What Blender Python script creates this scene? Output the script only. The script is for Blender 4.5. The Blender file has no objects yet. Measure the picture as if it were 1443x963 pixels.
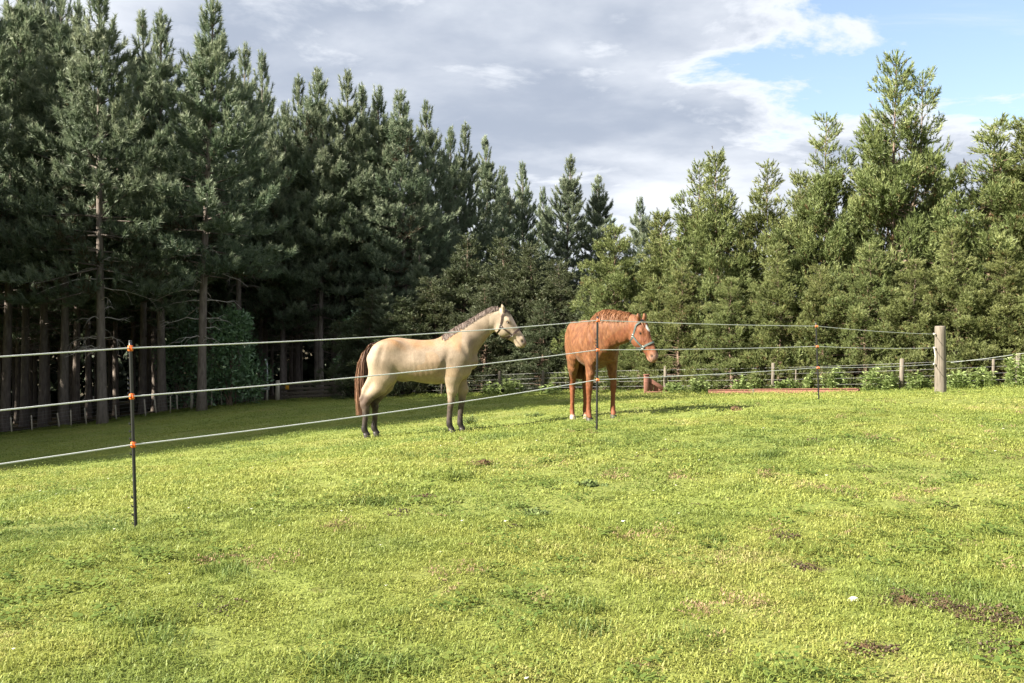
import bpy, math, random
import numpy as np
from mathutils import Vector

random.seed(7)
RNG = np.random.RandomState(11)
SC = bpy.context.scene
COL = SC.collection
R = math.radians

# ------------------------------------------------------------------ camera
EYE = 1.33
F_PX, CX, HY = 1403.0, 721.5, 445.0          # focal length, centre column and horizon row of the photograph
cam = bpy.data.cameras.new("camera")
cam.lens, cam.sensor_width = 35.0, 36.0
cam.shift_y = (HY - 481.5) / 1443.0
cam.clip_start, cam.clip_end = 0.1, 3000.0
camo = bpy.data.objects.new("camera", cam)
camo.location = (0, 0, EYE)
camo.rotation_euler = (R(90), 0, 0)
COL.objects.link(camo)
SC.camera = camo

# ------------------------------------------------------------------ exposure, sky, sun
SC.view_settings.view_transform = 'Standard'
SC.view_settings.look = 'None'
SC.view_settings.gamma = 1.0
SC.view_settings.exposure = 2.15
SUN_EL, SUN_AZ = 34.0, 23.0                  # height; degrees the sun stands on the camera's side of due left
sun_dir = Vector((-math.cos(R(SUN_EL)) * math.cos(R(SUN_AZ)), -math.cos(R(SUN_EL)) * math.sin(R(SUN_AZ)), math.sin(R(SUN_EL))))
sl = bpy.data.lights.new("sun", 'SUN')
sl.energy, sl.angle, sl.color = 4.75, R(0.55), (1.0, 0.92, 0.79)
so = bpy.data.objects.new("sun", sl)
so.rotation_euler = sun_dir.to_track_quat('Z', 'Y').to_euler()
so.location = (-30, -8, 40)
COL.objects.link(so)

world = bpy.data.worlds.new("World")
SC.world = world
world.use_nodes = True


def build_sky():
    nt = world.node_tree
    N, L = nt.nodes, nt.links
    N.clear()
    out = N.new('ShaderNodeOutputWorld')
    sky = N.new('ShaderNodeTexSky')
    sky.sky_type = 'NISHITA'
    sky.sun_disc = False
    sky.sun_elevation = R(SUN_EL)
    sky.sun_rotation = math.atan2(sun_dir.x, sun_dir.y)
    sky.air_density, sky.dust_density, sky.ozone_density = 1.0, 1.0, 1.0
    bg = N.new('ShaderNodeBackground')
    bg.inputs['Strength'].default_value = 0.050
    L.new(sky.outputs[0], bg.inputs['Color'])

    def math_(op, a, b=None, c=None, clamp=False):
        n = N.new('ShaderNodeMath')
        n.operation, n.use_clamp = op, clamp
        for i, v in enumerate((a, b, c)):
            if v is None:
                continue
            if isinstance(v, (int, float)):
                n.inputs[i].default_value = v
            else:
                L.new(v, n.inputs[i])
        return n.outputs[0]

    def smooth(v, a, b):
        n = N.new('ShaderNodeMapRange')
        n.interpolation_type = 'SMOOTHSTEP'
        L.new(v, n.inputs['Value'])
        n.inputs['From Min'].default_value, n.inputs['From Max'].default_value = a, b
        return n.outputs['Result']

    def mix(f, a, b):
        n = N.new('ShaderNodeMix')
        n.data_type = 'RGBA'
        if isinstance(f, float):
            n.inputs['Factor'].default_value = f
        else:
            L.new(f, n.inputs['Factor'])
        for sock, v in ((n.inputs[6], a), (n.inputs[7], b)):
            if isinstance(v, tuple):
                sock.default_value = (*v, 1)
            else:
                L.new(v, sock)
        return n.outputs[2]

    tc = N.new('ShaderNodeTexCoord')
    sep = N.new('ShaderNodeSeparateXYZ')
    L.new(tc.outputs['Generated'], sep.inputs[0])
    zz = math_('ADD', math_('MAXIMUM', sep.outputs['Z'], 0.0), 0.16)
    com = N.new('ShaderNodeCombineXYZ')
    L.new(math_('DIVIDE', sep.outputs['X'], zz), com.inputs['X'])
    L.new(math_('DIVIDE', sep.outputs['Y'], zz), com.inputs['Y'])

    def noise(scale, detail, rough, dist, loc, sc=(1, 1, 1)):
        mp = N.new('ShaderNodeMapping')
        mp.inputs['Location'].default_value = loc
        mp.inputs['Scale'].default_value = sc
        L.new(com.outputs[0], mp.inputs['Vector'])
        n = N.new('ShaderNodeTexNoise')
        n.inputs['Scale'].default_value = scale
        n.inputs['Detail'].default_value = detail
        n.inputs['Roughness'].default_value = rough
        n.inputs['Distortion'].default_value = dist
        L.new(mp.outputs[0], n.inputs['Vector'])
        return n.outputs['Fac']
    n_edge = noise(2.1, 9, 0.6, 0.25, (3.1, 1.7, 0))
    n_bulk = noise(0.72, 7, 0.50, 0.12, (0.35, 4.6, 2.0), (1.0, 1.0, 1))
    n_fine = noise(2.6, 8, 0.55, 0.15, (7.7, 0.4, 1.0))
    n_wisp = noise(2.2, 6, 0.65, 1.2, (2.0, 9.1, 4.0), (0.55, 1.5, 1))
    # the break in the cloud
    hole = N.new('ShaderNodeVectorMath')
    hole.operation = 'DOT_PRODUCT'
    L.new(tc.outputs['Generated'], hole.inputs[0])
    hv = Vector((0.70, 1.0, 0.365)).normalized()
    hole.inputs[1].default_value = hv
    m = smooth(hole.outputs['Value'], 0.992, 0.893)
    low = smooth(sep.outputs['Z'], 0.235, 0.12)
    cover = math_('ADD', math_('MAXIMUM', m, math_('MULTIPLY', low, 0.95)), math_('MULTIPLY', math_('SUBTRACT', n_edge, 0.5), 2.6))
    dens = smooth(cover, 0.34, 0.62)
    wisp = math_('MULTIPLY', math_('ADD', math_('MULTIPLY', smooth(n_wisp, 0.52, 0.80), 0.8), 0.22), 0.45)
    fac = math_('MAXIMUM', dens, wisp)
    # thick parts grey, thin parts and edges bright
    thick = math_('ADD', math_('MULTIPLY', n_bulk, 0.74), math_('MULTIPLY', n_fine, 0.26))
    thick = smooth(thick, 0.39, 0.64)
    edge = smooth(cover, 1.05, 0.5)
    light = math_('MAXIMUM', math_('MULTIPLY', edge, 0.85), thick)
    light = math_('MAXIMUM', light, math_('MULTIPLY', smooth(sep.outputs['Z'], 0.19, 0.06), 0.72))
    ccol = mix(light, (0.100, 0.114, 0.140), (0.228, 0.236, 0.249))
    cb = N.new('ShaderNodeBackground')
    L.new(ccol, cb.inputs['Color'])
    cb.inputs['Strength'].default_value = 1.09
    ms = N.new('ShaderNodeMixShader')
    L.new(fac, ms.inputs[0])
    L.new(bg.outputs[0], ms.inputs[1])
    L.new(cb.outputs[0], ms.inputs[2])
    L.new(ms.outputs[0], out.inputs['Surface'])


build_sky()
SC.cycles.max_bounces = 6
SC.cycles.diffuse_bounces = 4
SC.cycles.glossy_bounces = 2
SC.cycles.transmission_bounces = 3
SC.cycles.transparent_max_bounces = 6
SC.cycles.caustics_reflective = SC.cycles.caustics_refractive = False


# ------------------------------------------------------------------ helpers
def np_mesh(name, V, F, attrs=None, smooth=False):
    """F: (n,3) or (n,4) index array, or a list of index lists."""
    me = bpy.data.meshes.new(name)
    V = np.asarray(V, dtype=np.float32).reshape(-1, 3)
    me.vertices.add(len(V))
    me.vertices.foreach_set('co', V.ravel())
    if isinstance(F, np.ndarray):
        k = F.shape[1]
        idx = F.ravel().astype(np.int32)
        starts = np.arange(0, len(idx), k, dtype=np.int32)
    else:
        idx = np.fromiter((i for f in F for i in f), dtype=np.int32)
        ln = np.array([len(f) for f in F], dtype=np.int32)
        starts = np.concatenate(([0], np.cumsum(ln)[:-1])).astype(np.int32)
    me.loops.add(len(idx))
    me.loops.foreach_set('vertex_index', idx)
    me.polygons.add(len(starts))
    me.polygons.foreach_set('loop_start', starts)
    me.update(calc_edges=True)
    me.polygons.foreach_set('use_smooth', np.full(len(starts), smooth, dtype=bool))
    for an, (kind, dat) in (attrs or {}).items():
        a = me.attributes.new(an, kind, 'POINT')
        if kind == 'FLOAT':
            a.data.foreach_set('value', np.asarray(dat, dtype=np.float32))
        elif kind == 'INT':
            a.data.foreach_set('value', np.asarray(dat, dtype=np.int32))
        elif kind == 'FLOAT_VECTOR':
            a.data.foreach_set('vector', np.asarray(dat, dtype=np.float32).ravel())
        else:
            a.data.foreach_set('color', np.asarray(dat, dtype=np.float32).ravel())
    return me


def put(name, me, mat, parent=None, label=None, cat=None, group=None, kind=None, loc=None):
    o = bpy.data.objects.new(name, me)
    if mat is not None and not me.materials:
        me.materials.append(mat)
    COL.objects.link(o)
    if parent is not None:
        o.parent = parent
    if loc is not None:
        o.location = loc
    tag(o, label, cat, group, kind)
    return o


def tag(o, label=None, cat=None, group=None, kind=None):
    for k, v in (('label', label), ('category', cat), ('group', group), ('kind', kind)):
        if v:
            o[k] = v
    return o


def thing(name, label, cat, loc=(0, 0, 0), rz=0.0, group=None):
    o = bpy.data.objects.new(name, None)
    o.empty_display_size = 0.2
    COL.objects.link(o)
    o.location = loc
    o.rotation_euler = (0, 0, rz)
    return tag(o, label, cat, group)


def copy_thing(root, label=None, group=None):
    c = root.copy()
    COL.objects.link(c)
    for ch in list(root.children):
        d = ch.copy()
        COL.objects.link(d)
        d.parent = c
        for g in list(ch.children):
            e = g.copy()
            COL.objects.link(e)
            e.parent = d
    if label:
        c['label'] = label
    if group:
        c['group'] = group
    return c


class MB:
    """Collects tubes, boxes and faces into one mesh."""
    def __init__(self):
        self.v, self.f, self.t, self.n = [], [], [], 0

    def add(self, V, F, tint=0.5):
        V = np.asarray(V, float).reshape(-1, 3)
        self.v.append(V)
        self.t.append(np.full(len(V), tint) if np.isscalar(tint) else np.asarray(tint))
        self.f += [[i + self.n for i in f] for f in F]
        self.n += len(V)
        return self

    def tube(self, pts, rad, n=8, tint=0.5, cap=True, flat=None):
        P = np.asarray(pts, float)
        m = len(P)
        r = np.full(m, rad) if np.isscalar(rad) else np.asarray(rad, float)
        T = np.gradient(P, axis=0)
        T /= np.linalg.norm(T, axis=1)[:, None] + 1e-12
        ref = np.array([0, 0, 1.0]) if abs(T[:, 2]).mean() < 0.8 else np.array([0, 1.0, 0])
        A = np.cross(T, ref)
        A /= np.linalg.norm(A, axis=1)[:, None] + 1e-12
        B = np.cross(T, A)
        ph = np.arange(n) * 2 * math.pi / n
        ring = A[:, None] * np.cos(ph)[None, :, None] + B[:, None] * np.sin(ph)[None, :, None] * (1 if flat is None else flat)
        V = P[:, None] + ring * r[:, None, None]
        F = []
        for i in range(m - 1):
            for j in range(n):
                k = (j + 1) % n
                F.append([i * n + j, i * n + k, (i + 1) * n + k, (i + 1) * n + j])
        if cap:
            F.append(list(range(n))[::-1])
            F.append([(m - 1) * n + j for j in range(n)])
        t = tint if np.isscalar(tint) else np.repeat(np.asarray(tint), n)
        return self.add(V, F, t)

    def box(self, c, s, rot=None, bev=0.0, tint=0.5):
        x, y, z = (a / 2 for a in s)
        b = min(bev, x * 0.9, y * 0.9, z * 0.9)
        if b <= 0:
            V = np.array([[i * x, j * y, k * z] for i in (-1, 1) for j in (-1, 1) for k in (-1, 1)])
            F = [[0, 1, 3, 2], [4, 6, 7, 5], [0, 4, 5, 1], [2, 3, 7, 6], [0, 2, 6, 4], [1, 5, 7, 3]]
        else:
            o = [(-x + b, -y), (x - b, -y), (x, -y + b), (x, y - b), (x - b, y), (-x + b, y), (-x, y - b), (-x, -y + b)]
            inn = [((a - math.copysign(b * .6, a)), (d - math.copysign(b * .6, d))) for a, d in o]
            V = np.array([(p[0], p[1], -z) for p in inn] + [(p[0], p[1], -z + b) for p in o] + [(p[0], p[1], z - b) for p in o] + [(p[0], p[1], z) for p in inn])
            F = [list(range(8))[::-1], [24 + i for i in range(8)]]
            for l in range(3):
                for i in range(8):
                    k = (i + 1) % 8
                    F.append([l * 8 + i, l * 8 + k, l * 8 + 8 + k, l * 8 + 8 + i])
        if rot is not None:
            V = V @ np.asarray(rot).T
        return self.add(V + np.asarray(c, float), F, tint)

    def build(self, name, mat, parent=None, smooth=True, **kw):
        me = np_mesh(name, np.concatenate(self.v), self.f, {'tint': ('FLOAT', np.concatenate(self.t))}, smooth)
        return put(name, me, mat, parent, **kw)


def unit(v):
    return v / (np.linalg.norm(v, axis=-1, keepdims=True) + 1e-9)


def rotz(a):
    c, s = math.cos(a), math.sin(a)
    return np.array([[c, -s, 0], [s, c, 0], [0, 0, 1.0]])


def rot_axis(axis, a):
    x, y, z = np.asarray(axis, float) / np.linalg.norm(axis)
    c, s = math.cos(a), math.sin(a)
    C = 1 - c
    return np.array([[x * x * C + c, x * y * C - z * s, x * z * C + y * s], [y * x * C + z * s, y * y * C + c, y * z * C - x * s], [z * x * C - y * s, z * y * C + x * s, z * z * C + c]])


def _hash(ix, iy, seed):
    h = (ix * 374761393 + iy * 668265263 + seed * 974634777) & 0xffffffff
    h = ((h ^ (h >> 13)) * 1274126177) & 0xffffffff
    return ((h ^ (h >> 16)) & 0xffff) / 65535.0


def vnoise(x, y, scale, seed=0):
    x, y = np.asarray(x, float) / scale, np.asarray(y, float) / scale
    ix, iy = np.floor(x).astype(np.int64), np.floor(y).astype(np.int64)
    fx, fy = x - ix, y - iy
    fx, fy = fx * fx * (3 - 2 * fx), fy * fy * (3 - 2 * fy)
    a, b = _hash(ix, iy, seed), _hash(ix + 1, iy, seed)
    c, d = _hash(ix, iy + 1, seed), _hash(ix + 1, iy + 1, seed)
    return (a * (1 - fx) + b * fx) * (1 - fy) + (c * (1 - fx) + d * fx) * fy


def sstep(v, a, b):
    t = np.clip((np.asarray(v, float) - a) / (b - a), 0, 1)
    return t * t * (3 - 2 * t)


# ------------------------------------------------------------------ terrain: a paddock falling away to the back left
_CP = np.array([
    (0, 0, 0), (-3, 3, -0.06), (3, 3, 0.03), (-2.45, 6.4, -0.04), (0.94, 11, 0.06), (4.68, 15.2, 0.0), (8.28, 19.2, -0.17),
    (6, 8, 0.08), (12, 20, -0.15), (-6, 2, -0.2), (-5, 9, -0.42), (3, 7, 0.06),
    (-0.88, 15.2, -0.47), (-2.18, 15.2, -0.57), (1.31, 14.4, -0.155), (-7, 17, -1.15), (-10.3, 20, -1.72), (-18, 32, -3.3),
    (13.4, 34, -1.28), (10.2, 39, -1.7), (-0.6, 48, -2.5), (-10.5, 61, -3.75), (-15, 58, -3.75), (-26, 52, -4.85), (20, 34, -1.0),
    (-40, 60, -6.2), (-42, 40, -5.4), (-42, 15, -4.2), (0, 90, -4.8), (32, 60, -2.6), (-22, 90, -6.0), (45, 90, -4.0), (30, 5, 0.2),
    (0.8, 30, -1.25), (1.1, 40, -1.95), (0.55, 20, -0.57), (6, 30, -1.12), (4, 20, -0.40), (10.2, 20, -0.24), (12.8, 25, -0.57), (15.4, 30, -0.90), (-60, 90, -8.0), (-20, -20, -1.5), (20, -20, 0.4), (0, -20, -0.3)], float)


def _tps_fit(cp):
    n = len(cp)
    d = np.linalg.norm(cp[:, None, :2] - cp[None, :, :2], axis=2)
    K = np.where(d > 0, d * d * np.log(d + 1e-9), 0) + np.eye(n) * 1.5
    P = np.c_[np.ones(n), cp[:, :2]]
    A = np.zeros((n + 3, n + 3))
    A[:n, :n], A[:n, n:], A[n:, :n] = K, P, P.T
    return np.linalg.solve(A, np.r_[cp[:, 2], 0, 0, 0])


_TW = _tps_fit(_CP)


def ground_z(x, y, bumps=True):
    x, y = np.atleast_1d(np.asarray(x, float)), np.atleast_1d(np.asarray(y, float))
    shp = x.shape
    x, y = x.ravel(), y.ravel()
    rr = np.hypot(x, y - 30)
    k = np.minimum(1, 110 / np.maximum(rr, 1e-6))
    xq, yq = x * k, 30 + (y - 30) * k            # beyond 110 m the height holds level
    z = _TW[-3] + _TW[-2] * xq + _TW[-1] * yq
    for (cx_, cy_, _), w in zip(_CP, _TW[:-3]):
        d2 = (xq - cx_) ** 2 + (yq - cy_) ** 2
        z = z + w * 0.5 * d2 * np.log(d2 + 1e-12)
    if bumps:
        z = z + 0.07 * (vnoise(x, y, 1.9, 1) - .5) + 0.035 * (vnoise(x, y, 0.6, 2) - .5) + 0.022 * (vnoise(x, y, 0.22, 3) - .5)
    return z.reshape(shp)


def gz(x, y, bumps=True):
    return float(ground_z([x], [y], bumps)[0])


def pix(px, py, d):
    """world point seen at photograph pixel (px, py) at depth d"""
    return np.array([(px - CX) / F_PX * d, d, EYE - (py - HY) / F_PX * d])


def on_ground(px, d):
    x = (px - CX) / F_PX * d
    return np.array([x, d, gz(x, d)])


# ------------------------------------------------------------------ materials
class Mat:
    def __init__(self, name):
        self.m = bpy.data.materials.new(name)
        self.m.use_nodes = True
        self.nt = self.m.node_tree
        self.N, self.L = self.nt.nodes, self.nt.links
        self.N.clear()
        self.out = self.N.new('ShaderNodeOutputMaterial')

    def n(self, t, **kw):
        nd = self.N.new(t)
        for k, v in kw.items():
            setattr(nd, k, v)
        return nd

    def set(self, nd, **kw):
        for k, v in kw.items():
            s = nd.inputs[k.replace('_', ' ')]
            if hasattr(v, 'is_linked') or hasattr(v, 'links'):
                self.L.new(v, s)
            else:
                s.default_value = (*v, 1) if isinstance(v, tuple) and len(v) == 3 and s.type == 'RGBA' else v
        return nd

    def attr(self, name, kind='GEOMETRY'):
        return self.n('ShaderNodeAttribute', attribute_name=name, attribute_type=kind)

    def ramp(self, fac, stops):
        r = self.n('ShaderNodeValToRGB')
        e = r.color_ramp.elements
        e[0].position, e[0].color = stops[0][0], (*stops[0][1], 1)
        e[1].position, e[1].color = stops[-1][0], (*stops[-1][1], 1)
        for p, c in stops[1:-1]:
            x = e.new(p)
            x.color = (*c, 1)
        self.L.new(fac, r.inputs[0])
        return r.outputs[0]

    def noise(self, scale, detail=4, rough=0.55, coord='Object', sc=None, dist=0.0):
        tc = self.n('ShaderNodeTexCoord')
        src = tc.outputs[coord]
        if sc:
            mp = self.n('ShaderNodeMapping')
            mp.inputs['Scale'].default_value = sc
            self.L.new(src, mp.inputs['Vector'])
            src = mp.outputs[0]
        t = self.n('ShaderNodeTexNoise')
        self.L.new(src, t.inputs['Vector'])
        t.inputs['Scale'].default_value, t.inputs['Detail'].default_value = scale, detail
        t.inputs['Roughness'].default_value, t.inputs['Distortion'].default_value = rough, dist
        return t.outputs['Fac']

    def mix(self, f, a, b, blend='MIX'):
        n = self.n('ShaderNodeMix', data_type='RGBA', blend_type=blend)
        for s, v in ((n.inputs['Factor'], f), (n.inputs[6], a), (n.inputs[7], b)):
            if isinstance(v, tuple):
                s.default_value = (*v, 1)
            elif isinstance(v, (int, float)):
                s.default_value = v
            else:
                self.L.new(v, s)
        return n.outputs[2]

    def math(self, op, a, b=0.0, clamp=False):
        n = self.n('ShaderNodeMath', operation=op, use_clamp=clamp)
        for i, v in enumerate((a, b)):
            if isinstance(v, (int, float)):
                n.inputs[i].default_value = v
            else:
                self.L.new(v, n.inputs[i])
        return n.outputs[0]

    def bump(self, h, strength=0.3, dist=0.02):
        b = self.n('ShaderNodeBump')
        b.inputs['Strength'].default_value, b.inputs['Distance'].default_value = strength, dist
        self.L.new(h, b.inputs['Height'])
        return b.outputs[0]

    def principled(self, color, rough=0.7, normal=None, spec=0.3, metal=0.0, sheen=0.0):
        p = self.n('ShaderNodeBsdfPrincipled')
        self.set(p, Base_Color=color, Roughness=rough, Metallic=metal)
        p.inputs['Specular IOR Level'].default_value = spec
        if sheen:
            p.inputs['Sheen Weight'].default_value = sheen
            p.inputs['Sheen Roughness'].default_value = 0.4
        if normal is not None:
            self.L.new(normal, p.inputs['Normal'])
        self.L.new(p.outputs[0], self.out.inputs['Surface'])
        return self.m

    def leaf(self, color, trans=0.3, tint=None, gloss=0.04, rough=0.6):
        d = self.set(self.n('ShaderNodeBsdfDiffuse'), Color=color)
        t = self.set(self.n('ShaderNodeBsdfTranslucent'), Color=tint if tint is not None else color)
        a = self.n('ShaderNodeMixShader')
        a.inputs[0].default_value = trans
        self.L.new(d.outputs[0], a.inputs[1])
        self.L.new(t.outputs[0], a.inputs[2])
        g = self.n('ShaderNodeBsdfGlossy')
        g.inputs['Roughness'].default_value = rough
        g.inputs['Color'].default_value = (.9, .95, .85, 1)
        b = self.n('ShaderNodeMixShader')
        b.inputs[0].default_value = gloss
        self.L.new(a.outputs[0], b.inputs[1])
        self.L.new(g.outputs[0], b.inputs[2])
        self.L.new(b.outputs[0], self.out.inputs['Surface'])
        return self.m


M = {}


def foliage_mat(name, stops, hue_var=0.25, trans=0.25, gloss=0.05, var_to=(0.10, 0.09, 0.03)):
    k = Mat(name)
    c = k.ramp(k.attr('tint').outputs['Fac'], stops)
    oi = k.n('ShaderNodeObjectInfo')
    c2 = k.mix(k.math('MULTIPLY', oi.outputs['Random'], hue_var), c, k.mix(0.6, c, var_to))
    M[name] = k.leaf(c2, trans, gloss=gloss)


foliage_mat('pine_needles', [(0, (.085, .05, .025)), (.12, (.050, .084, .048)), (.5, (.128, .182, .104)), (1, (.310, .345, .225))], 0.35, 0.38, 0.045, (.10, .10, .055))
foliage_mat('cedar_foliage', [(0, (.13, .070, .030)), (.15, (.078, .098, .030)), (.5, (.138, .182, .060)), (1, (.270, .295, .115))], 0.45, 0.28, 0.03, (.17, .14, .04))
foliage_mat('shaded_cedar_foliage', [(0, (.07, .045, .02)), (.15, (.040, .048, .020)), (.5, (.046, .068, .026)), (1, (.095, .115, .048))], 0.4, 0.22, 0.05, (.09, .08, .03))  # darkened copy of the cedar foliage, shade on the conifers put into the colour
foliage_mat('shrub_leaf', [(0, (.045, .10, .038)), (.5, (.080, .165, .065)), (1, (.13, .23, .09))], 0.3, 0.2, 0.08)
foliage_mat('weed_leaf', [(0, (.11, .15, .05)), (.5, (.20, .27, .085)), (1, (.34, .41, .18))], 0.3, 0.3, 0.015)
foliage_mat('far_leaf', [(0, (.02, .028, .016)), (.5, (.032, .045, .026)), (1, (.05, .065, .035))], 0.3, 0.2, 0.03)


def bark(name, a, b, scale=6):
    k = Mat(name)
    n = k.noise(scale, 6, 0.65, sc=(1.6, 1.6, 0.35))
    n2 = k.noise(1.3, 3, 0.6)
    c = k.mix(n2, k.ramp(n, [(.3, a), (.65, b)]), k.ramp(n, [(.3, tuple(x * .7 for x in a)), (.65, tuple(x * .85 for x in b))]))
    oi = k.n('ShaderNodeObjectInfo')
    c = k.mix(k.math('MULTIPLY', oi.outputs['Random'], 0.35), c, (.16, .15, .135))
    M[name] = k.principled(c, 0.9, k.bump(n, 0.8, 0.05), 0.15)


bark('pine_bark', (.09, .072, .060), (.24, .20, .17))
bark('lit_pine_bark', (.42, .375, .335), (.70, .65, .59))  # pine bark lightened, the light on two front trunks put into the colour
bark('cedar_bark', (.10, .06, .04), (.26, .19, .14), 9)


def ground_mat():
    k = Mat('paddock')
    big = k.noise(0.35, 4, 0.6, 'Object')
    mid = k.noise(2.3, 5, 0.65, 'Object')
    fine = k.noise(22, 6, 0.7, 'Object')
    g = k.mix(mid, (.112, .146, .030), (.165, .192, .044))
    g = k.mix(k.ramp(fine, [(.35, (0, 0, 0)), (.7, (1, 1, 1))]), g, (.165, .195, .052))
    g = k.mix(k.ramp(big, [(.42, (0, 0, 0)), (.7, (.55, .55, .55))]), g, (.155, .145, .05))
    soil = k.mix(fine, (.045, .030, .018), (.090, .062, .038))
    g = k.mix(k.ramp(k.noise(4.2, 5, 0.7, 'Object', dist=0.4), [(.63, (0, 0, 0)), (.72, (.8, .8, .8))]), g, soil)
    g = k.mix(k.attr('soil').outputs['Fac'], g, soil)
    lit = k.mix(fine, (.028, .022, .014), (.070, .050, .032))
    lit = k.mix(k.ramp(mid, [(.5, (0, 0, 0)), (.62, (.75, .75, .75))]), lit, (.03, .05, .018))
    g = k.mix(k.attr('litter').outputs['Fac'], g, lit)
    M['ground'] = k.principled(g, 0.95, k.bump(fine, 0.6, 0.03), 0.1)


ground_mat()


def grass_mat(name, stops, trans=0.35):
    k = Mat(name)
    c = k.ramp(k.attr('tint', 'INSTANCER').outputs['Fac'], stops)
    t2 = k.attr('tint').outputs['Fac']
    c = k.mix(k.math('MULTIPLY', t2, 0.6), c, k.mix(1.0, c, (1.25, 1.18, 1.2), 'MULTIPLY'))
    M[name] = k.leaf(c, trans, gloss=0.02, rough=0.6)


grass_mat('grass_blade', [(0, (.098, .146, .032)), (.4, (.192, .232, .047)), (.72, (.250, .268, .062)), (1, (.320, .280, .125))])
grass_mat('dry_grass', [(0, (.17, .12, .062)), (1, (.30, .21, .125))], 0.2)
grass_mat('clover_leaf', [(0, (.070, .115, .022)), (1, (.14, .185, .040))], 0.3)
grass_mat('soil_crumb', [(0, (.022, .014, .008)), (1, (.070, .045, .024))], 0.0)


def simple(name, col, rough=0.5, spec=0.4, metal=0.0, var=0.12, scale=12, bumps=0.0):
    k = Mat(name)
    n = k.noise(scale, 5, 0.6)
    c = k.mix(n, tuple(x * (1 - var) for x in col), tuple(min(1, x * (1 + var)) for x in col))
    M[name] = k.principled(c, rough, k.bump(n, bumps, 0.01) if bumps else None, spec, metal)


simple('black_plastic', (.012, .012, .013), 0.4, 0.5)
simple('orange_plastic', (.62, .13, .02), 0.45, 0.4, var=0.18, scale=60)
simple('polyrope', (.58, .60, .58), 0.7, 0.3, var=0.08, scale=300)
simple('steel_wire', (.30, .30, .30), 0.5, 0.5, 0.6)
simple('galvanised', (.42, .46, .45), 0.5, 0.5, 0.3)
simple('yellow_board', (.75, .36, .03), 0.5, 0.4)
simple('white_stone', (.72, .70, .64), 0.8, 0.2, bumps=0.3)
simple('dung', (.085, .055, .030), 0.95, 0.1, var=0.5, scale=40, bumps=1.0)
simple('horn', (.030, .025, .022), 0.55, 0.4, var=0.3, scale=25)
simple('pale_horn', (.28, .23, .185), 0.6, 0.3, var=0.15, scale=25)
simple('eye', (.012, .008, .006), 0.08, 0.6)
simple('brown_leather', (.05, .03, .024), 0.6, 0.4, var=0.3, scale=40)
simple('teal_webbing', (.062, .082, .078), 0.75, 0.3, var=0.25, scale=60)
simple('brass_ring', (.40, .38, .34), 0.35, 0.5, 0.8)
simple('porcelain', (.65, .64, .60), 0.4, 0.5)


def wood(name, a, b, scale=5, axis=(6, 6, .6)):
    k = Mat(name)
    n = k.noise(scale, 6, 0.6, sc=axis, dist=0.4)
    n2 = k.noise(2.5, 4, 0.6)
    c = k.mix(n2, k.ramp(n, [(.3, a), (.7, b)]), k.ramp(n, [(.3, tuple(x * .75 for x in a)), (.7, tuple(x * .8 for x in b))]))
    M[name] = k.principled(c, 0.85, k.bump(n, 0.5, 0.01), 0.2)


wood('weathered_post', (.095, .082, .066), (.225, .195, .158))
wood('old_batten', (.32, .29, .225), (.55, .50, .40))
wood('grey_timber', (.09, .075, .06), (.20, .17, .135), axis=(.6, 6, 6))
wood('red_timber', (.13, .060, .043), (.24, .115, .085), axis=(.6, 6, 6))


def coat_mat(name, scale, bstr, sheen):
    k = Mat(name)
    base = k.attr('col').outputs['Color']
    st = k.noise(scale, 5, 0.65, sc=(1, 1, .35), dist=0.6)
    big = k.noise(7, 4, 0.6)
    c = k.mix(0.55, base, k.mix(1.0, base, k.ramp(st, [(.3, (.72, .70, .68)), (.7, (1.3, 1.3, 1.3))]), 'MULTIPLY'))
    c = k.mix(0.75, c, k.mix(1.0, c, k.ramp(big, [(.3, (.74, .71, .68)), (.7, (1.2, 1.2, 1.22))]), 'MULTIPLY'))
    M[name] = k.principled(c, 0.62, k.bump(st, bstr, 0.02), 0.28, sheen=sheen)


coat_mat('sleek_coat', 60, 0.15, 0.05)
coat_mat('shaggy_coat', 34, 0.6, 0.04)


def hair_mat(name, stops):
    k = Mat(name)
    M[name] = k.principled(k.ramp(k.attr('tint').outputs['Fac'], stops), 0.5, None, 0.35)


hair_mat('buckskin_mane_hair', [(0, (.055, .040, .034)), (.5, (.135, .10, .083)), (1, (.24, .19, .16))])
hair_mat('buckskin_tail_hair', [(0, (.026, .014, .010)), (.5, (.115, .053, .030)), (1, (.26, .145, .088))])
hair_mat('chestnut_hair', [(0, (.11, .038, .015)), (.5, (.19, .080, .033)), (1, (.27, .135, .062))])


# ------------------------------------------------------------------ ground: one sheet out past the trees
def build_ground():
    xs = np.concatenate([-np.geomspace(9, 700, 46)[::-1], np.linspace(-9, 9, 146)[1:-1], np.geomspace(9, 700, 46)])
    ys = np.concatenate([-np.geomspace(2, 300, 14)[::-1], np.linspace(-2, 18, 162)[1:], np.geomspace(18, 900, 64)[1:]])
    X, Y = np.meshgrid(xs, ys)
    Z = ground_z(X, Y)
    ny, nx = X.shape
    I = np.arange(ny * nx).reshape(ny, nx)
    F = np.stack([I[:-1, :-1], I[:-1, 1:], I[1:, 1:], I[1:, :-1]], -1).reshape(-1, 4)
    lit = litter_at(X.ravel(), Y.ravel())
    soil = soil_at(X.ravel(), Y.ravel())
    me = np_mesh('paddock', np.stack([X, Y, Z], -1), F, {'litter': ('FLOAT', lit), 'soil': ('FLOAT', soil)}, True)
    put('paddock', me, M['ground'], kind='structure', label='grassy paddock sloping away to the back left')


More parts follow.
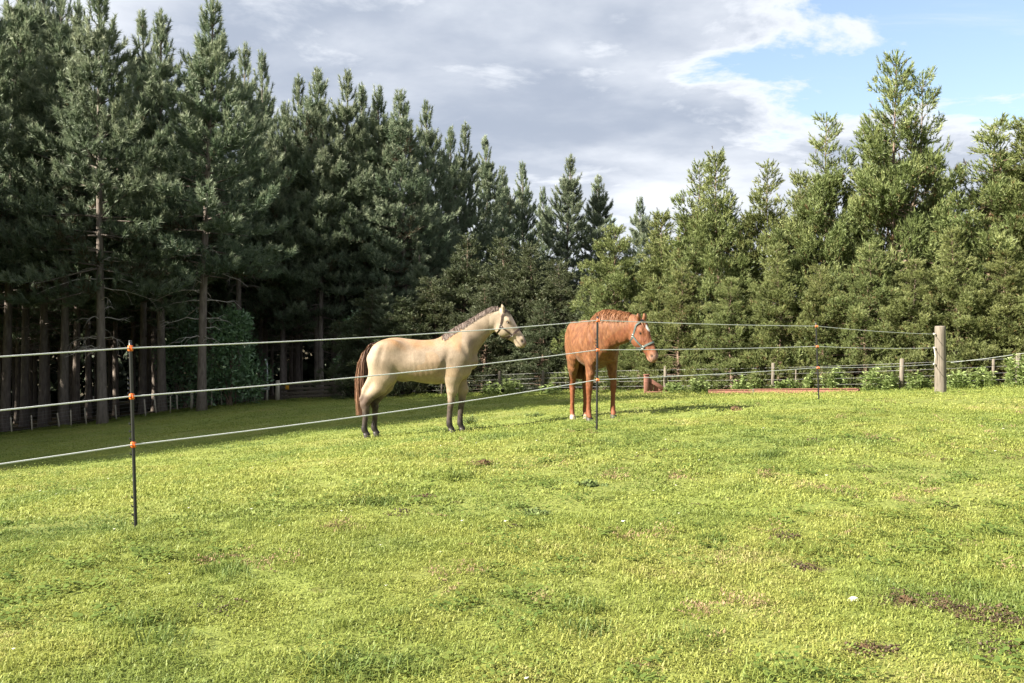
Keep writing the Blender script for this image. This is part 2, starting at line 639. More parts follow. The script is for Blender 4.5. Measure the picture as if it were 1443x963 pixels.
_FENCE_L = [(-44, 43.0), (-26, 51.2), (-15, 57.5), (-11, 60.2)]
_FENCE_R = [(-11, 60.2), (-6.5, 56.0), (-0.63, 47.6), (5.2, 43.0), (10.2, 39), (13.4, 34.3), (20, 31.5), (26, 30)]
_FL = np.array(_FENCE_L + _FENCE_R[1:])
_SOIL = [(1278, 852, .085), (1320, 858, .06), (1395, 880, .11), (1375, 872, .07), (1218, 922, .055), (1408, 912, .075), (1138, 800, .05), (1106, 760, .045), (1430, 888, .06)]


def beyond(x, y):
    """metres past the boundary fence, away from the camera"""
    return y - np.interp(x, _FL[:, 0], _FL[:, 1])


def litter_at(x, y):
    return sstep(beyond(x, y) + 1.6 * (vnoise(x, y, 1.7, 8) - .5), 0.8, 2.4)


_SOILP = []
for _px, _py, _r in _SOIL:
    _d = 4.0
    for _ in range(12):
        _x = (_px - CX) / F_PX * _d
        _d = (EYE - gz(_x, _d, False)) * F_PX / (_py - HY)
    _SOILP.append(((_px - CX) / F_PX * _d, _d, _r))


def soil_at(x, y):
    m = np.zeros_like(np.asarray(x, float))
    for sx, sy, r in _SOILP:
        dd = np.hypot(x - sx, (y - sy) * 0.8) + .10 * (vnoise(x, y, .12, 14) - .5)
        m = np.maximum(m, sstep(dd, r * 1.15, r * .55))
    return m


def at_px(px, py):
    """ground point seen at a photograph pixel"""
    d = 4.0
    for _ in range(60):
        x = (px - CX) / F_PX * d
        d2 = (EYE - gz(x, d, False)) * F_PX / (py - HY)
        d = d * .6 + d2 * .4
    x = (px - CX) / F_PX * d
    return np.array([x, d, gz(x, d)])


build_ground()


# ------------------------------------------------------------------ foliage builders
def needles(P, D, S, n, L, W, spread, along, T, rng, O=None, oj=0.55):
    """n needle-shaped triangles round each shoot (point P, direction D, size S), their faces turned mostly outward (O)."""
    m = len(P)
    if O is None:
        O = D
    u = rng.rand(m, n, 1)
    base = P[:, None] + D[:, None] * S[:, None, None] * along * u
    r = rng.randn(m, n, 3) * 0.6
    d = unit(D[:, None] + spread * r)
    fo = unit(O[:, None] + 0.35 * unit(r) + oj * rng.randn(m, n, 3))
    side = unit(np.cross(d, fo)) * (W * S)[:, None, None] * 0.5 * (0.7 + 0.6 * rng.rand(m, n, 1))
    tip = base + d * (L * S)[:, None, None] * (0.6 + 0.7 * rng.rand(m, n, 1))
    V = np.stack([base - side, tip, base + side], axis=2)
    nrm = np.cross(V[:, :, 1] - V[:, :, 0], V[:, :, 2] - V[:, :, 0])
    flip = (nrm * fo).sum(-1) < 0
    V[flip] = V[flip][:, ::-1]
    V = V.reshape(-1, 3)
    F = np.arange(len(V), dtype=np.int32).reshape(-1, 3)
    t = np.clip(T[:, None] + 0.12 * rng.randn(m, n), 0, 1)
    return V, F, np.repeat(t.ravel(), 3)


def pine_mesh(seed, H=20.0, base=0.34, reach=4.7, slim=1.0, dens=1.0):
    """radiata pine: whorled limbs with upturned brushy shoots and a spired top; returns crown, trunk, dead limb meshes"""
    rng = np.random.RandomState(seed)
    lean = rng.randn(2) * 0.25
    def axis(z):
        t = z / H
        return np.array([lean[0] * t * t + 0.10 * math.sin(3 * t + seed), lean[1] * t * t + 0.10 * math.cos(4 * t + seed), z])
    tr = MB()
    zs = np.linspace(-0.6, H * 0.985, 16)
    rad = 0.215 * (1 - np.clip(zs, 0, H) / H) ** 0.8 + 0.015
    rad[0] *= 1.45
    rad[1] *= 1.05
    tr.tube([axis(z) for z in zs], rad, 9)
    P, D, S, T = [], [], [], []
    dead = MB()

    def foxtail(p, d, ln, tint, curve=0.5):
        """one upturned shoot clothed in needles"""
        q, dd = np.array(p, float), unit(np.asarray(d, float))
        k = max(2, int(ln / 0.17))
        for i in range(k):
            P.append(q.copy()); D.append(dd); S.append((1.0 + 0.25 * rng.rand()) * (1.0 if i < k - 1 else .85))
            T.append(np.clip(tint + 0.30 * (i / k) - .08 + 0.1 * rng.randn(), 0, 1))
            q = q + dd * ln / k
            dd = unit(dd + np.array([0, 0, curve / k]))

    z = H * base
    while z < H * 0.975:
        t = (z - H * base) / (H * (1 - base))
        nb = rng.randint(5, 8) if t < 0.8 else rng.randint(4, 6)
        a0 = rng.rand() * 6.28
        for b in range(nb):
            az = a0 + b * 6.28 / nb + rng.randn() * 0.3
            Lb = reach * slim * ((1 - t) ** 1.08 * (0.62 + 0.38 * min(1, t * 6 + 0.35))) * (0.50 + 0.7 * rng.rand()) + 0.22
            el = -0.12 + 1.15 * t ** 1.1 + rng.randn() * 0.15
            p = axis(z + rng.randn() * .08)
            h = np.array([math.cos(az), math.sin(az), 0])
            nseg = max(3, int(Lb / 0.42))
            pts = [p]
            e = el
            for s in range(nseg):
                e += (0.8 + 0.5 * rng.rand()) / nseg if s > nseg * 0.45 else -0.15 / nseg
                p = p + (h * math.cos(e) + np.array([0, 0, math.sin(e)])) * Lb / nseg
                pts.append(p)
            pts = np.array(pts)
            nk = max(3, nseg * 3 // 4)
            if rng.rand() < 0.8:
                tr.tube(pts[:nk], np.linspace(0.035 + 0.02 * (1 - t), 0.012, nk), 4, cap=False)
            brown = rng.rand() < (0.09 if t < 0.3 else 0.015)
            bt = 0.0 if brown else 0.14 + 0.34 * rng.rand() + .26 * t  # paler up the crown: young shoots, and sunlit tops painted into the tint
            if t > 0.80:
                for s in range(1, nseg):
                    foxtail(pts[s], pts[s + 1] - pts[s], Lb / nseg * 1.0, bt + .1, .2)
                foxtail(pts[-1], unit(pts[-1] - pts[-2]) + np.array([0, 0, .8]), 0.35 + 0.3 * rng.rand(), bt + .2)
                continue
            start = 0.22 if t < 0.5 else 0.12
            for s in range(1, nseg + 1):
                f = s / nseg
                if f < start:
                    continue
                dv = unit(pts[s] - pts[s - 1])
                lat = np.cross(dv, [0, 0, 1.0])
                for q in range(int(3.3 * dens + rng.rand() * 1.6)):
                    sg = 1 if (q + s) % 2 else -1
                    ln = (0.35 + 0.55 * rng.rand()) * (1.15 - 0.4 * f)
                    dd = dv * (0.3 + 0.5 * rng.rand()) + lat * sg * (0.8 * rng.rand() + 0.15) + np.array([0, 0, 0.15 + 0.85 * rng.rand()])
                    side = unit(dd * [1, 1, .3]) * rng.rand() * min(.8, .35 * Lb) * (1.2 - f)
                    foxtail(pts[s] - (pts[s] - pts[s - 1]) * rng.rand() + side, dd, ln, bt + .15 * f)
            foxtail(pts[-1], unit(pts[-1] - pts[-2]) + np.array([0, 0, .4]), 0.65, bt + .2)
        z += (0.62 + 0.25 * rng.rand()) * (1.0 if t < 0.75 else 0.75)
    foxtail(axis(H * .93), [0, 0, 1.0], H * .085, .5, 0)
    for k in range(5):
        a = k * 1.3 + seed
        foxtail(axis(H * (.935 + .006 * k)), [.30 * math.cos(a), .30 * math.sin(a), 1.0], .55 - .05 * k, .5, .4)
    P, D, S, T = np.array(P), np.array(D), np.array(S), np.array(T)
    O = P.copy()
    O[:, 2] = 0
    O = unit(unit(O) + np.array([0, 0, 0.55]) + 0.5 * D)
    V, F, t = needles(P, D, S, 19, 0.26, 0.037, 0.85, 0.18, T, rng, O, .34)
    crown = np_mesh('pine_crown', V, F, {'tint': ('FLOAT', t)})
    nd = 0
    z = H * base * 0.55
    while z < H * base * 1.25:
        for b in range(rng.randint(1, 4)):
            az = rng.rand() * 6.28
            L = 0.7 + 2.3 * rng.rand() * (z / (H * base))
            h = np.array([math.cos(az), math.sin(az), 0])
            p0 = axis(z)
            pts = [p0 + h * L * s + np.array([0, 0, 0.35 * s - 0.75 * s * s * L * 0.5 + 0.05 * rng.randn()]) for s in np.linspace(0, 1, 6)]
            dead.tube(pts, np.linspace(0.028, 0.006, 6), 4, cap=False)
            for _ in range(3):
                k = rng.randint(2, 5)
                e = unit(rng.randn(3) + h)
                dead.tube([pts[k], pts[k] + e * .35, pts[k] + e * .6 + np.array([0, 0, -.15])], [0.010, .007, .004], 3, cap=False)
        z += 0.45
    trunk = np_mesh('pine_trunk', np.concatenate(tr.v), tr.f, {'tint': ('FLOAT', np.concatenate(tr.t))}, True)
    dl = np_mesh('pine_dead_limbs', np.concatenate(dead.v), dead.f, {'tint': ('FLOAT', np.concatenate(dead.t))}, True)
    return crown, trunk, dl


def cedar_mesh(seed, H=11.0, R0=2.4, tops=1, openness=0.5, low=0.0, n_br=165, rise=0.55, tuft=1.0):
    """dense shelter-belt conifer: bushy plumes to the ground, feathery open leader(s)"""
    rng = np.random.RandomState(seed)
    P, D, S, T = [], [], [], []
    tr = MB()
    axes = []
    for k in range(tops):
        off = np.array([0, 0]) if k == 0 else rng.randn(2) * 0.25 + np.array([0.9, -.1])
        hh = H * (1 if k == 0 else 0.93 + 0.04 * rng.rand())
        ph = rng.rand() * 6
        def axis(z, off=off, hh=hh, ph=ph, k=k):
            t = z / hh
            s = min(1, max(0, (t - 0.35) / 0.3)) if k else 1
            return np.array([off[0] * s * (1 if k else t) + 0.13 * math.sin(5 * t + ph), off[1] * s + 0.13 * math.cos(4 * t + ph), z])
        axes.append((axis, hh))
        zs = np.linspace(-0.5 if k == 0 else hh * 0.33, hh * 0.97, 14)
        tr.tube([axis(z) for z in zs], 0.17 * (1 - np.clip(zs, 0, None) / hh) ** 1.25 * (1 if k == 0 else .7) + 0.010, 7)
    lump = rng.rand(40)

    def clump(c, r, out, cl):
        """a billow of short plumes round c"""
        k = int(6 + 62 * r)
        d = unit(rng.randn(k, 3) + out * 0.55 + np.array([0, 0, 0.25]))
        for v in d:
            rr = r * (0.45 + 0.6 * rng.rand())
            P.append(c + v * rr * [.85, .85, 1.05])
            D.append(unit(v * .7 + out * 0.5 + np.array([0, 0, 0.75])))
            S.append((0.75 + 0.5 * rng.rand()) * tuft)
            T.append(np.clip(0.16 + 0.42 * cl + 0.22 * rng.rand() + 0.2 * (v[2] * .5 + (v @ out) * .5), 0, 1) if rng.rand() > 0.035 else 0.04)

    for i in range(n_br):
        axis, hh = axes[i % tops if i % 3 else 0]
        u = (i + rng.rand()) / n_br
        z = hh * (low + (1 - low) * (u ** 0.92))
        if z > hh * 0.97 or (z > hh * .78 and rng.rand() < openness * .30):
            continue
        t = z / hh
        az = i * 2.39996 + rng.randn() * 0.35
        prof = (1 - t) ** 0.80 * (0.80 + 0.2 * min(1, t * 5))
        Lb = R0 * prof * (0.42 + 0.85 * lump[int(az * 2.3 + t * 13) % 40]) + 0.20
        if t > 0.6:
            Lb *= (0.55 + 0.7 * rng.rand())
        e0 = rise * (0.1 + 1.0 * t) + rng.randn() * 0.16
        h = np.array([math.cos(az), math.sin(az), 0])
        nseg = max(3, int(Lb / 0.30))
        p = axis(z)
        pts = [p]
        e = e0
        for s in range(nseg):
            e += (0.85 / nseg) * (1 if s > nseg * .4 else -0.5)
            p = p + (h * math.cos(e) + np.array([0, 0, math.sin(e)])) * Lb / nseg
            pts.append(p)
        pts = np.array(pts)
        nk = max(3, nseg * 3 // 4)
        tr.tube(pts[:nk], np.linspace(0.03 * (1 - t) + 0.012, 0.008, nk), 4, cap=False)
        cl = rng.rand()
        if t < 0.60 + 0.22 * rng.rand():
            for f in (1.0, 0.70, 0.44):
                if f < 1 and rng.rand() < (0.36 if f > .5 else .55):
                    continue
                k = min(nseg, int(round(f * nseg)))
                c = pts[k] + rng.randn(3) * 0.10
                clump(c, (0.28 + 0.40 * rng.rand()) * (1 - .35 * t), unit(h + np.array([0, 0, .3])), cl if f == 1 else cl * .7)  # inner clumps tinted darker, shade inside the crown put into the colour
            if rng.rand() < 0.4:
                k = rng.randint(1, max(2, nseg // 2))
                P.append(pts[k]); D.append(unit(rng.randn(3))); S.append(1.0 * tuft); T.append(0.05)
        else:
            for s in range(1, nseg + 1):
                f = s / nseg
                dv = unit(pts[s] - pts[s - 1])
                lat = np.cross(dv, [0, 0, 1.0])
                k = 3 if rng.rand() > openness * 0.6 else 2
                for q in range(k):
                    sg = 1 if q % 2 else -1
                    ln = (0.25 + 0.45 * rng.rand()) * (1.2 - 0.5 * f)
                    dd = unit(dv * (0.5 + 0.4 * rng.rand()) + lat * sg * (1.0 * rng.rand() + 0.1) + np.array([0, 0, 0.1 + 0.75 * rng.rand()]))
                    q0 = pts[s] - (pts[s] - pts[s - 1]) * rng.rand()
                    for w in np.arange(0.12, ln, 0.22):
                        P.append(q0 + dd * w)
                        D.append(unit(dd + np.array([0, 0, 0.45 * w])))
                        S.append((0.7 + 0.35 * rng.rand()) * tuft)
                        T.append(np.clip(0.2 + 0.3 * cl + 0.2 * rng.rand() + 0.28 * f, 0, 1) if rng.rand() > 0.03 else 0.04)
            P.append(pts[-1]); D.append(unit(pts[-1] - pts[-2])); S.append(1.2 * tuft); T.append(0.85)
    for axis, hh in axes:
        for zt in np.linspace(hh * 0.86, hh * 0.98, 7):
            P.append(axis(zt)); D.append(np.array([0, 0, 1.0])); S.append(.9); T.append(.6)
    P, D, S, T = np.array(P), np.array(D), np.array(S), np.array(T)
    O = P.copy()
    O[:, 2] = 0
    O = unit(unit(O) * .7 + np.array([0, 0, 0.5]) + 0.8 * D)
    V, F, tt = needles(P, D, S, 15, 0.165, 0.033, 0.75, 0.20, T, rng, O, .40)
    crown = np_mesh('cedar_crown', V, F, {'tint': ('FLOAT', tt)})
    trunk = np_mesh('cedar_trunk', np.concatenate(tr.v), tr.f, {'tint': ('FLOAT', np.concatenate(tr.t))}, True)
    return crown, trunk


PINES = [pine_mesh(3, base=.33), pine_mesh(8, base=.36, reach=4.3), pine_mesh(15, base=.31, reach=5.0), pine_mesh(21, base=.30, reach=4.2, slim=.95), pine_mesh(34, base=.12, reach=3.4, dens=.9)]


def place_pine(x, y, H, var, label, group, pale=False, wide=1.0, rz=None, lean=0.0, name='pine_tree', mat_trunk=None):
    z = gz(x, y, False)
    t = thing(name, label, 'pine tree', (x, y, z), RNG.rand() * 6.28 if rz is None else rz, group)
    s = H / 20.0
    w = wide * (0.55 * s + 0.45)
    t.scale = (w, w, s)
    t.rotation_euler[1] = lean
    cr, tk, dl = PINES[var]
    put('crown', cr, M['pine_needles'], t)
    put('trunk', tk, M['pine_bark'], t)
    if var != 4:
        put('dead_limbs', dl, M['pine_bark'], t)
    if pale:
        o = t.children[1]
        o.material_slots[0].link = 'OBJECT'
        o.material_slots[0].material = M['lit_pine_bark']
    return t


def pine_px(px, d, ytop, var, label, group, **kw):
    x = (px - CX) / F_PX * d
    H = EYE - (ytop - HY) / F_PX * d - gz(x, d, False)
    return place_pine(x, d, H, var, label, group, **kw)


FRONT = 'tall pines along the front of the wood'
for px, d, yt, var, pale, wide, lean, lab in (
    (-38, 53.5, -70, 0, False, 1.0, 0, 'tall pine at the far left edge, only its branches reaching into view'),
    (4, 57, -50, 1, False, 1.0, .035, 'dark pine with a leaning trunk hard against the left edge of the photo'),
    (34, 60, -30, 2, False, .95, 0, 'dark pine with straight trunk, second from the left edge of the wood'),
    (63, 58.5, -30, 0, False, .95, 0, 'dark brown pine just left of the thick trunk in the wood edge'),
    (91, 55.5, -14, 1, False, 1.0, 0, 'pine with thick brown trunk left of the pale grey trunk'),
    (108, 62, 10, 3, False, .9, 0, 'thin shaded pine set back between the thick brown trunk and the pale trunk'),
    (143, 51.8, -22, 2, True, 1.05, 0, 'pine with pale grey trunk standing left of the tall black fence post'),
    (203, 61, 30, 1, False, .9, 0, 'dark pine just right of the nearest black fence post, set back'),
    (228, 57, 22, 3, False, 1.05, 0, 'pine with grey brown trunk between the black fence post and the shrub'),
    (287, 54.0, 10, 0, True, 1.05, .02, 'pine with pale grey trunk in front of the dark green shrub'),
):
    pine_px(px, d, yt, var, lab, FRONT, pale=pale, wide=wide, lean=lean)
MID = 'pines of the wood behind the buckskin horse'
for px, d, yt, var, wide, lab in (
    (338, 63, 72, 1, .9, 'pine with pointed top just right of the tall left pines'),
    (372, 70, 78, 3, .85, 'narrow sunlit pine spire standing alone against the grey cloud'),
    (400, 66, 150, 2, .95, 'shorter pine filling the dip right of the lone spire'),
    (420, 70, 112, 3, .85, 'slim pine top left of the twin spires above the wood'),
    (446, 66, 104, 0, .95, 'pine whose thin tip is the highest of the middle wood'),
    (484, 66, 110, 1, 1.0, 'broad pine above the tail of the buckskin horse'),
    (512, 70, 124, 3, .9, 'pine with a thin tip just left of the centre of the wood'),
    (538, 67, 128, 2, .95, 'bushy topped pine over the rump of the buckskin horse'),
    (570, 66, 134, 0, 1.0, 'dark pine with spreading top over the back of the buckskin horse'),
    (606, 70, 150, 1, .9, 'pine with forked looking top over the buckskin horse shoulders'),
    (632, 73, 185, 2, .9, 'lower pine tucked between two spires over the buckskin neck'),
    (655, 74, 178, 3, .85, 'thin pine spire above the mane of the buckskin horse'),
    (688, 77, 200, 1, .85, 'pine spire on the slope of the wood above the buckskin head'),
    (712, 80, 240, 0, .8, 'small pine top at the right shoulder of the wood'),
    (738, 82, 232, 3, .85, 'pine with open branches next right of the wood shoulder'),
    (768, 86, 268, 2, .8, 'lower distant pine between the last wood pines and the open topped pair'),
    (798, 80, 225, 1, 1.05, 'far pine with sky showing through, taller of the pair left of the chestnut'),
    (845, 82, 254, 0, 1.0, 'far pine above the rump of the chestnut horse, shorter of the pair'),
    (905, 80, 282, 2, .9, 'dark distant pine rising between the golden conifer and the shelter belt'),
    (925, 84, 300, 3, .8, 'small distant pine tip touching the left end of the shelter belt'),
):
    pine_px(px, d, yt, var, lab, MID, wide=wide)
# young bushy pines with foliage to the ground at the wood edge
for px, d, yt, wide, lab in (
    (590, 57, 345, .85, 'young pale green pine behind the back of the buckskin horse'),
    (545, 56, 392, .8, 'young bushy pine behind the rump of the buckskin horse'),
):
    pine_px(px, d, yt, 4, lab, 'young pines at the wood edge', wide=wide)
# inside of the wood: trunks behind trunks
INS = 'pines deep inside the wood'
rs = np.random.RandomState(5)
n_in = 0
for row, d in enumerate((66, 71, 76, 82, 88, 95)):
    for px in np.arange(-410 + 24 * (row % 2), 640 - row * 14, 48):
        p = px + rs.randn() * 9
        dd = d + rs.randn() * 1.4
        x = (p - CX) / F_PX * dd
        place_pine(x, dd, (20.5 if px < 330 else 18.0) - 0.004 * max(0, px - 300) * row * .4 + rs.randn() * .8 - (3.0 if px > 560 else 0), int(rs.randint(0, 4)), 'brown pine trunk in the dark of the wood behind the front row', INS, wide=.85)
# the wood goes on past the left edge of the photograph; its shade lies across the back of the paddock
OFF = 'pines of the wood beyond the left edge of the view'
for k in range(20):
    f = k / 19
    y = 12.5 + 38 * f
    x = np.interp(y, [9, 24, 38, 51], [-23.5, -24.5, -27.5, -32.0]) + rs.randn() * .7
    place_pine(x, y, np.interp(y, [37, 48], [23.5, 19.5]) + rs.randn() * 1.0, k % 4, 'tall pine of the wood outside the left edge', OFF)
for k in range(18):
    f = k / 17
    y = 14.5 + 41 * f
    x = np.interp(y, [9, 24, 38, 51], [-29, -30.5, -33.5, -38.0]) + rs.randn()
    place_pine(x, y, np.interp(y, [37, 48], [24.5, 20]) + rs.randn(), (k + 1) % 4, 'tall pine of the wood outside the left edge', OFF)
for k in range(12):
    f = k / 11
    y = 18 + 42 * f
    x = np.interp(y, [9, 24, 38, 51], [-36, -37.5, -40.5, -45.0]) + rs.randn()
    place_pine(x, y, np.interp(y, [37, 48], [25, 21]) + rs.randn(), (k + 2) % 4, 'tall pine of the wood outside the left edge', OFF)


def leaf_cloud(rng, centres, radii, n, size, width, tint=(0.2, 0.8), shell=0.55):
    c = rng.randint(0, len(centres), n)
    d = unit(rng.randn(n, 3))
    r = (shell + (1 - shell) * rng.rand(n, 1) ** 0.6)
    P = centres[c] + d * radii[c] * r
    dirs = unit(d * 0.8 + rng.randn(n, 3) * 0.8 + np.array([0, 0, .1]))
    s = size * (0.6 + 0.8 * rng.rand(n, 1))
    side = unit(np.cross(dirs, rng.randn(n, 3))) * s * width * 0.5
    tip = P + dirs * s
    mid = P + dirs * s * 0.45
    V = np.stack([P, mid + side, tip, mid - side], axis=1).reshape(-1, 3)
    F = np.arange(len(V), dtype=np.int32).reshape(-1, 4)
    t = tint[0] + (tint[1] - tint[0]) * rng.rand(n)
    return V, F, np.repeat(t, 4), P


# the far side of the wood, one dark mass with no tree to tell from the next
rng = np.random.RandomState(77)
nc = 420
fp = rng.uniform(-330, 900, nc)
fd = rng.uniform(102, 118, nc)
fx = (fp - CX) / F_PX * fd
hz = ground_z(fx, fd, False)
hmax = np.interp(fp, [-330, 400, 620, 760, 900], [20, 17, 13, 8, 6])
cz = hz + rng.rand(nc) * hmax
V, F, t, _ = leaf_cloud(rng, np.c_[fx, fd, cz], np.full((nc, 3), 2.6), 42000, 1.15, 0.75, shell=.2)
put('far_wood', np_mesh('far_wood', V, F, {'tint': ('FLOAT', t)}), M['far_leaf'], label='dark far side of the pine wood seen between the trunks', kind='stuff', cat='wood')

# ------------------------------------------------------------------ shelter belt on the right, dark conifers in the middle
CEDARS = [cedar_mesh(2, R0=3.0), cedar_mesh(9, R0=3.2, tops=2), cedar_mesh(14, R0=2.9, openness=.95), cedar_mesh(27, R0=3.4, n_br=180),
          cedar_mesh(40, H=11, R0=2.9, tops=2, openness=.8, n_br=200)]


def cedar_px(px, d, ytop, var, label, group, wide=1.0, mat='cedar_foliage', cat='conifer tree', rz=None):
    x = (px - CX) / F_PX * d
    z = gz(x, d, False)
    H = EYE - (ytop - HY) / F_PX * d - z
    t = thing('conifer_tree', label, cat, (x, d, z), RNG.rand() * 6.28 if rz is None else rz, group)
    s = H / 11.0
    t.scale = (wide, wide, s)
    cr, tk = CEDARS[var]
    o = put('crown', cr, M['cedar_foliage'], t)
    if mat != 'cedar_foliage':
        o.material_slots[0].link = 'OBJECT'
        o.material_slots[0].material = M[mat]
    put('trunk', tk, M['cedar_bark'], t)
    return t


BELT = 'conifers of the shelter belt on the right'
for px, d, yt, var, wide, rz, lab in (
    (868, 47, 318, 3, .80, None, 'golden green conifer standing behind the chestnut horse'),
    (935, 46, 300, 0, .85, None, 'green conifer behind the ears of the chestnut horse'),
    (982, 44.5, 226, 2, .82, None, 'left twin of two feathery conifer tops right of the chestnut horse'),
    (1012, 43.5, 216, 0, .80, None, 'right twin of two feathery conifer tops right of the chestnut horse'),
    (1045, 43, 340, 3, .62, None, 'rounded low conifer below the gap between feathery tops'),
    (1077, 43, 226, 2, .80, None, 'narrow open topped conifer alone in the dip of the belt'),
    (1128, 41.5, 246, 3, .66, None, 'bushy conifer left of the feathery conifer with pale trunk showing'),
    (1166, 41, 158, 2, .86, None, 'feathery conifer with pale trunk showing near its tip'),
    (1208, 40.5, 275, 0, .66, None, 'shorter conifer pressed against the left side of the tallest one'),
    (1262, 40, 74, 4, .98, 0.1, 'tallest conifer of the belt, with two leaders against blue sky'),
    (1250, 43.5, 196, 3, .85, None, 'dense conifer hidden behind the tallest one of the belt'),
    (1305, 43, 232, 0, .80, None, 'dense conifer behind the right flank of the tallest one'),
    (1425, 42, 214, 3, .90, None, 'dense conifer behind the browned limbs at the right edge'),
    (1332, 40.5, 256, 3, .70, None, 'dark conifer in the notch right of the tallest one'),
    (1398, 38.5, 166, 1, 1.05, None, 'broad conifer with browned limbs, right of the tallest one'),
    (1452, 38, 168, 0, 1.0, None, 'conifer cut by the right edge of the photo'),
    (1530, 37, 150, 3, 1.0, None, 'conifer standing just past the right edge of the photo'),
    (1600, 36.5, 190, 1, 1.0, None, 'conifer well past the right edge of the photo'),
):
    cedar_px(px, d, yt, var, lab, BELT, wide, rz=rz)
LOW = 'low bushy conifers along the foot of the shelter belt'
for px, d, yt, var, wide, lab in (
    (902, 44.5, 418, 3, .50, 'low bushy conifer right behind the head of the chestnut horse'),
    (958, 42.8, 372, 1, .55, 'low bushy conifer above the broken red stand'),
    (1030, 41, 392, 3, .52, 'low bushy conifer left of the thin post near the red beam'),
    (1098, 40, 345, 0, .62, 'low bushy conifer behind the middle of the red beam'),
    (1158, 39, 374, 3, .55, 'low bushy conifer behind the farthest black fence post'),
    (1222, 38, 338, 1, .60, 'low bushy conifer behind the right end of the red beam'),
    (1290, 37, 366, 3, .58, 'low bushy conifer directly left of the round wooden post'),
    (1346, 36.4, 322, 0, .62, 'low bushy conifer right behind the round wooden post'),
    (1416, 35.8, 352, 3, .60, 'low bushy conifer near the right edge of the photo'),
    (1490, 35, 330, 1, .62, 'low bushy conifer past the right edge of the photo'),
):
    cedar_px(px, d, yt, var, lab, LOW, wide)
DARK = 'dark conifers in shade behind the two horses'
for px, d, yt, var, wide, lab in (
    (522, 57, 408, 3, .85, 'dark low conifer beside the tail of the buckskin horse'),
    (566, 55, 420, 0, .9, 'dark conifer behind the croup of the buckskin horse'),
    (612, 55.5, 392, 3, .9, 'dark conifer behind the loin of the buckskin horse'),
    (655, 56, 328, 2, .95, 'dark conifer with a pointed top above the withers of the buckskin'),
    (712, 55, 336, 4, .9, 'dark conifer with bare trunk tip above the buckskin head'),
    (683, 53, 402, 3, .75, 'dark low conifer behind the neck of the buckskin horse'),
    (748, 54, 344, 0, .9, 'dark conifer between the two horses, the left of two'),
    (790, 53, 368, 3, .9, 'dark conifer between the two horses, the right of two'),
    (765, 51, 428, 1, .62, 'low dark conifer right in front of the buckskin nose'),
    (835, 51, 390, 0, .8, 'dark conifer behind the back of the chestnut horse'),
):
    cedar_px(px, d, yt, var, lab, DARK, wide, mat='shaded_cedar_foliage')


# broad-leaved shrubs in the shade of the wood
def shrub(px, d, ytop, wpx, seed, label, n=5200, dark=0):
    rng = np.random.RandomState(seed)
    base = on_ground(px, d)
    h = EYE - (ytop - HY) / F_PX * d - base[2]
    w = wpx / F_PX * d / 2
    t = thing('shrub', label, 'shrub', tuple(base), 0, 'broad-leaved shrubs under the pines')
    k = 26
    u = rng.rand(k)
    c = np.c_[rng.uniform(-1, 1, k) * w * .72, rng.uniform(-1, 1, k) * w * .6, h * (0.15 + 0.68 * u)]
    c[:, :2] *= (1 - 0.45 * u)[:, None]
    rad = np.c_[np.full(k, w * .42), np.full(k, w * .42), np.full(k, h * .19)] * rng.uniform(.7, 1.25, (k, 1))
    V, F, tt, P = leaf_cloud(rng, c, rad, n, 0.24, 0.45, (.1 - dark, .95 - dark))
    put('foliage', np_mesh('shrub_foliage', V, F, {'tint': ('FLOAT', np.clip(tt, 0, 1))}), M['shrub_leaf'], t)
    s = MB()
    for i in range(14):
        e = c[rng.randint(k)]
        s.tube([(rng.randn() * .15, rng.randn() * .15, -.1), e * [.4, .4, .55] + rng.randn(3) * .08, e], [.045, .03, .012], 5, cap=False)
    s.build('stems', M['cedar_bark'], t)
    return t


shrub(325, 56.5, 432, 118, 4, 'big dark green rounded shrub right of the pale pine trunk')
shrub(258, 60, 418, 90, 9, 'dark shrub in deep shade between the grey brown trunk and the pale trunk', 4200, .3)
shrub(500, 59, 440, 60, 12, 'dark shrub behind the gate post and the buckskin tail', 2600, .1)
shrub(350, 66, 470, 80, 15, 'low dark shrub behind the pale metal frame', 2200, .3)


# ------------------------------------------------------------------ electric fence across the paddock
def lean_to(base, top):
    """mesh-space helper: point at height fraction along the leaning shaft"""
    return lambda t: np.asarray(base) + (np.asarray(top) - np.asarray(base)) * t


def tread_post(px, d, base_y, top_px, top_y, clips, label, seed):
    rng = np.random.RandomState(seed)
    b = on_ground(px, d)
    top = pix(top_px, top_y, d) - b
    t = thing('fence_post', label, 'fence post', tuple(b), 0, 'black step-in posts of the electric fence')
    at = lambda f: top * f
    H = np.linalg.norm(top)
    s = MB()
    zs = np.linspace(-.10, 1, 34)
    rad = np.full(34, .0115)
    # moulded lugs along the shaft
    s.tube([at(f) for f in zs], rad, 8)
    for f in list(np.linspace(.03, .17, 4)) + list(np.linspace(.40, .56, 5)) + list(np.linspace(.72, .80, 4)):
        s.tube([at(f) + np.array([-.010, -.004, 0]), at(f) + np.array([-.021, -.006, .004]), at(f) + np.array([-.021, -.006, .020])], [.005, .005, .003], 5)
    s.box(at(1.0) + np.array([0, 0, .004]), (.019, .019, .010), bev=.004)
    s.build('shaft', M['black_plastic'], t)
    fs = []
    ck = 1.0 if d < 8 else .84
    for cy in clips:
        f = (EYE - (cy - HY) / F_PX * d - b[2]) / top[2]
        c = at(f)
        m = MB()
        m.box(c, (.031 * ck, .030 * ck, .042 * ck), bev=.008 * ck)
        m.box(c + np.array([0, -.020, .006]), (.020, .014, .024), bev=.004)
        m.tube([c + np.array([.014, -.016, -.012]), c + np.array([.020, -.028, -.004]), c + np.array([.016, -.030, .012])], [.005, .005, .004], 6)
        m.build('clip', M['orange_plastic'], t)
        fs.append(b + c + np.array([0, -.026, .002]))
    return fs


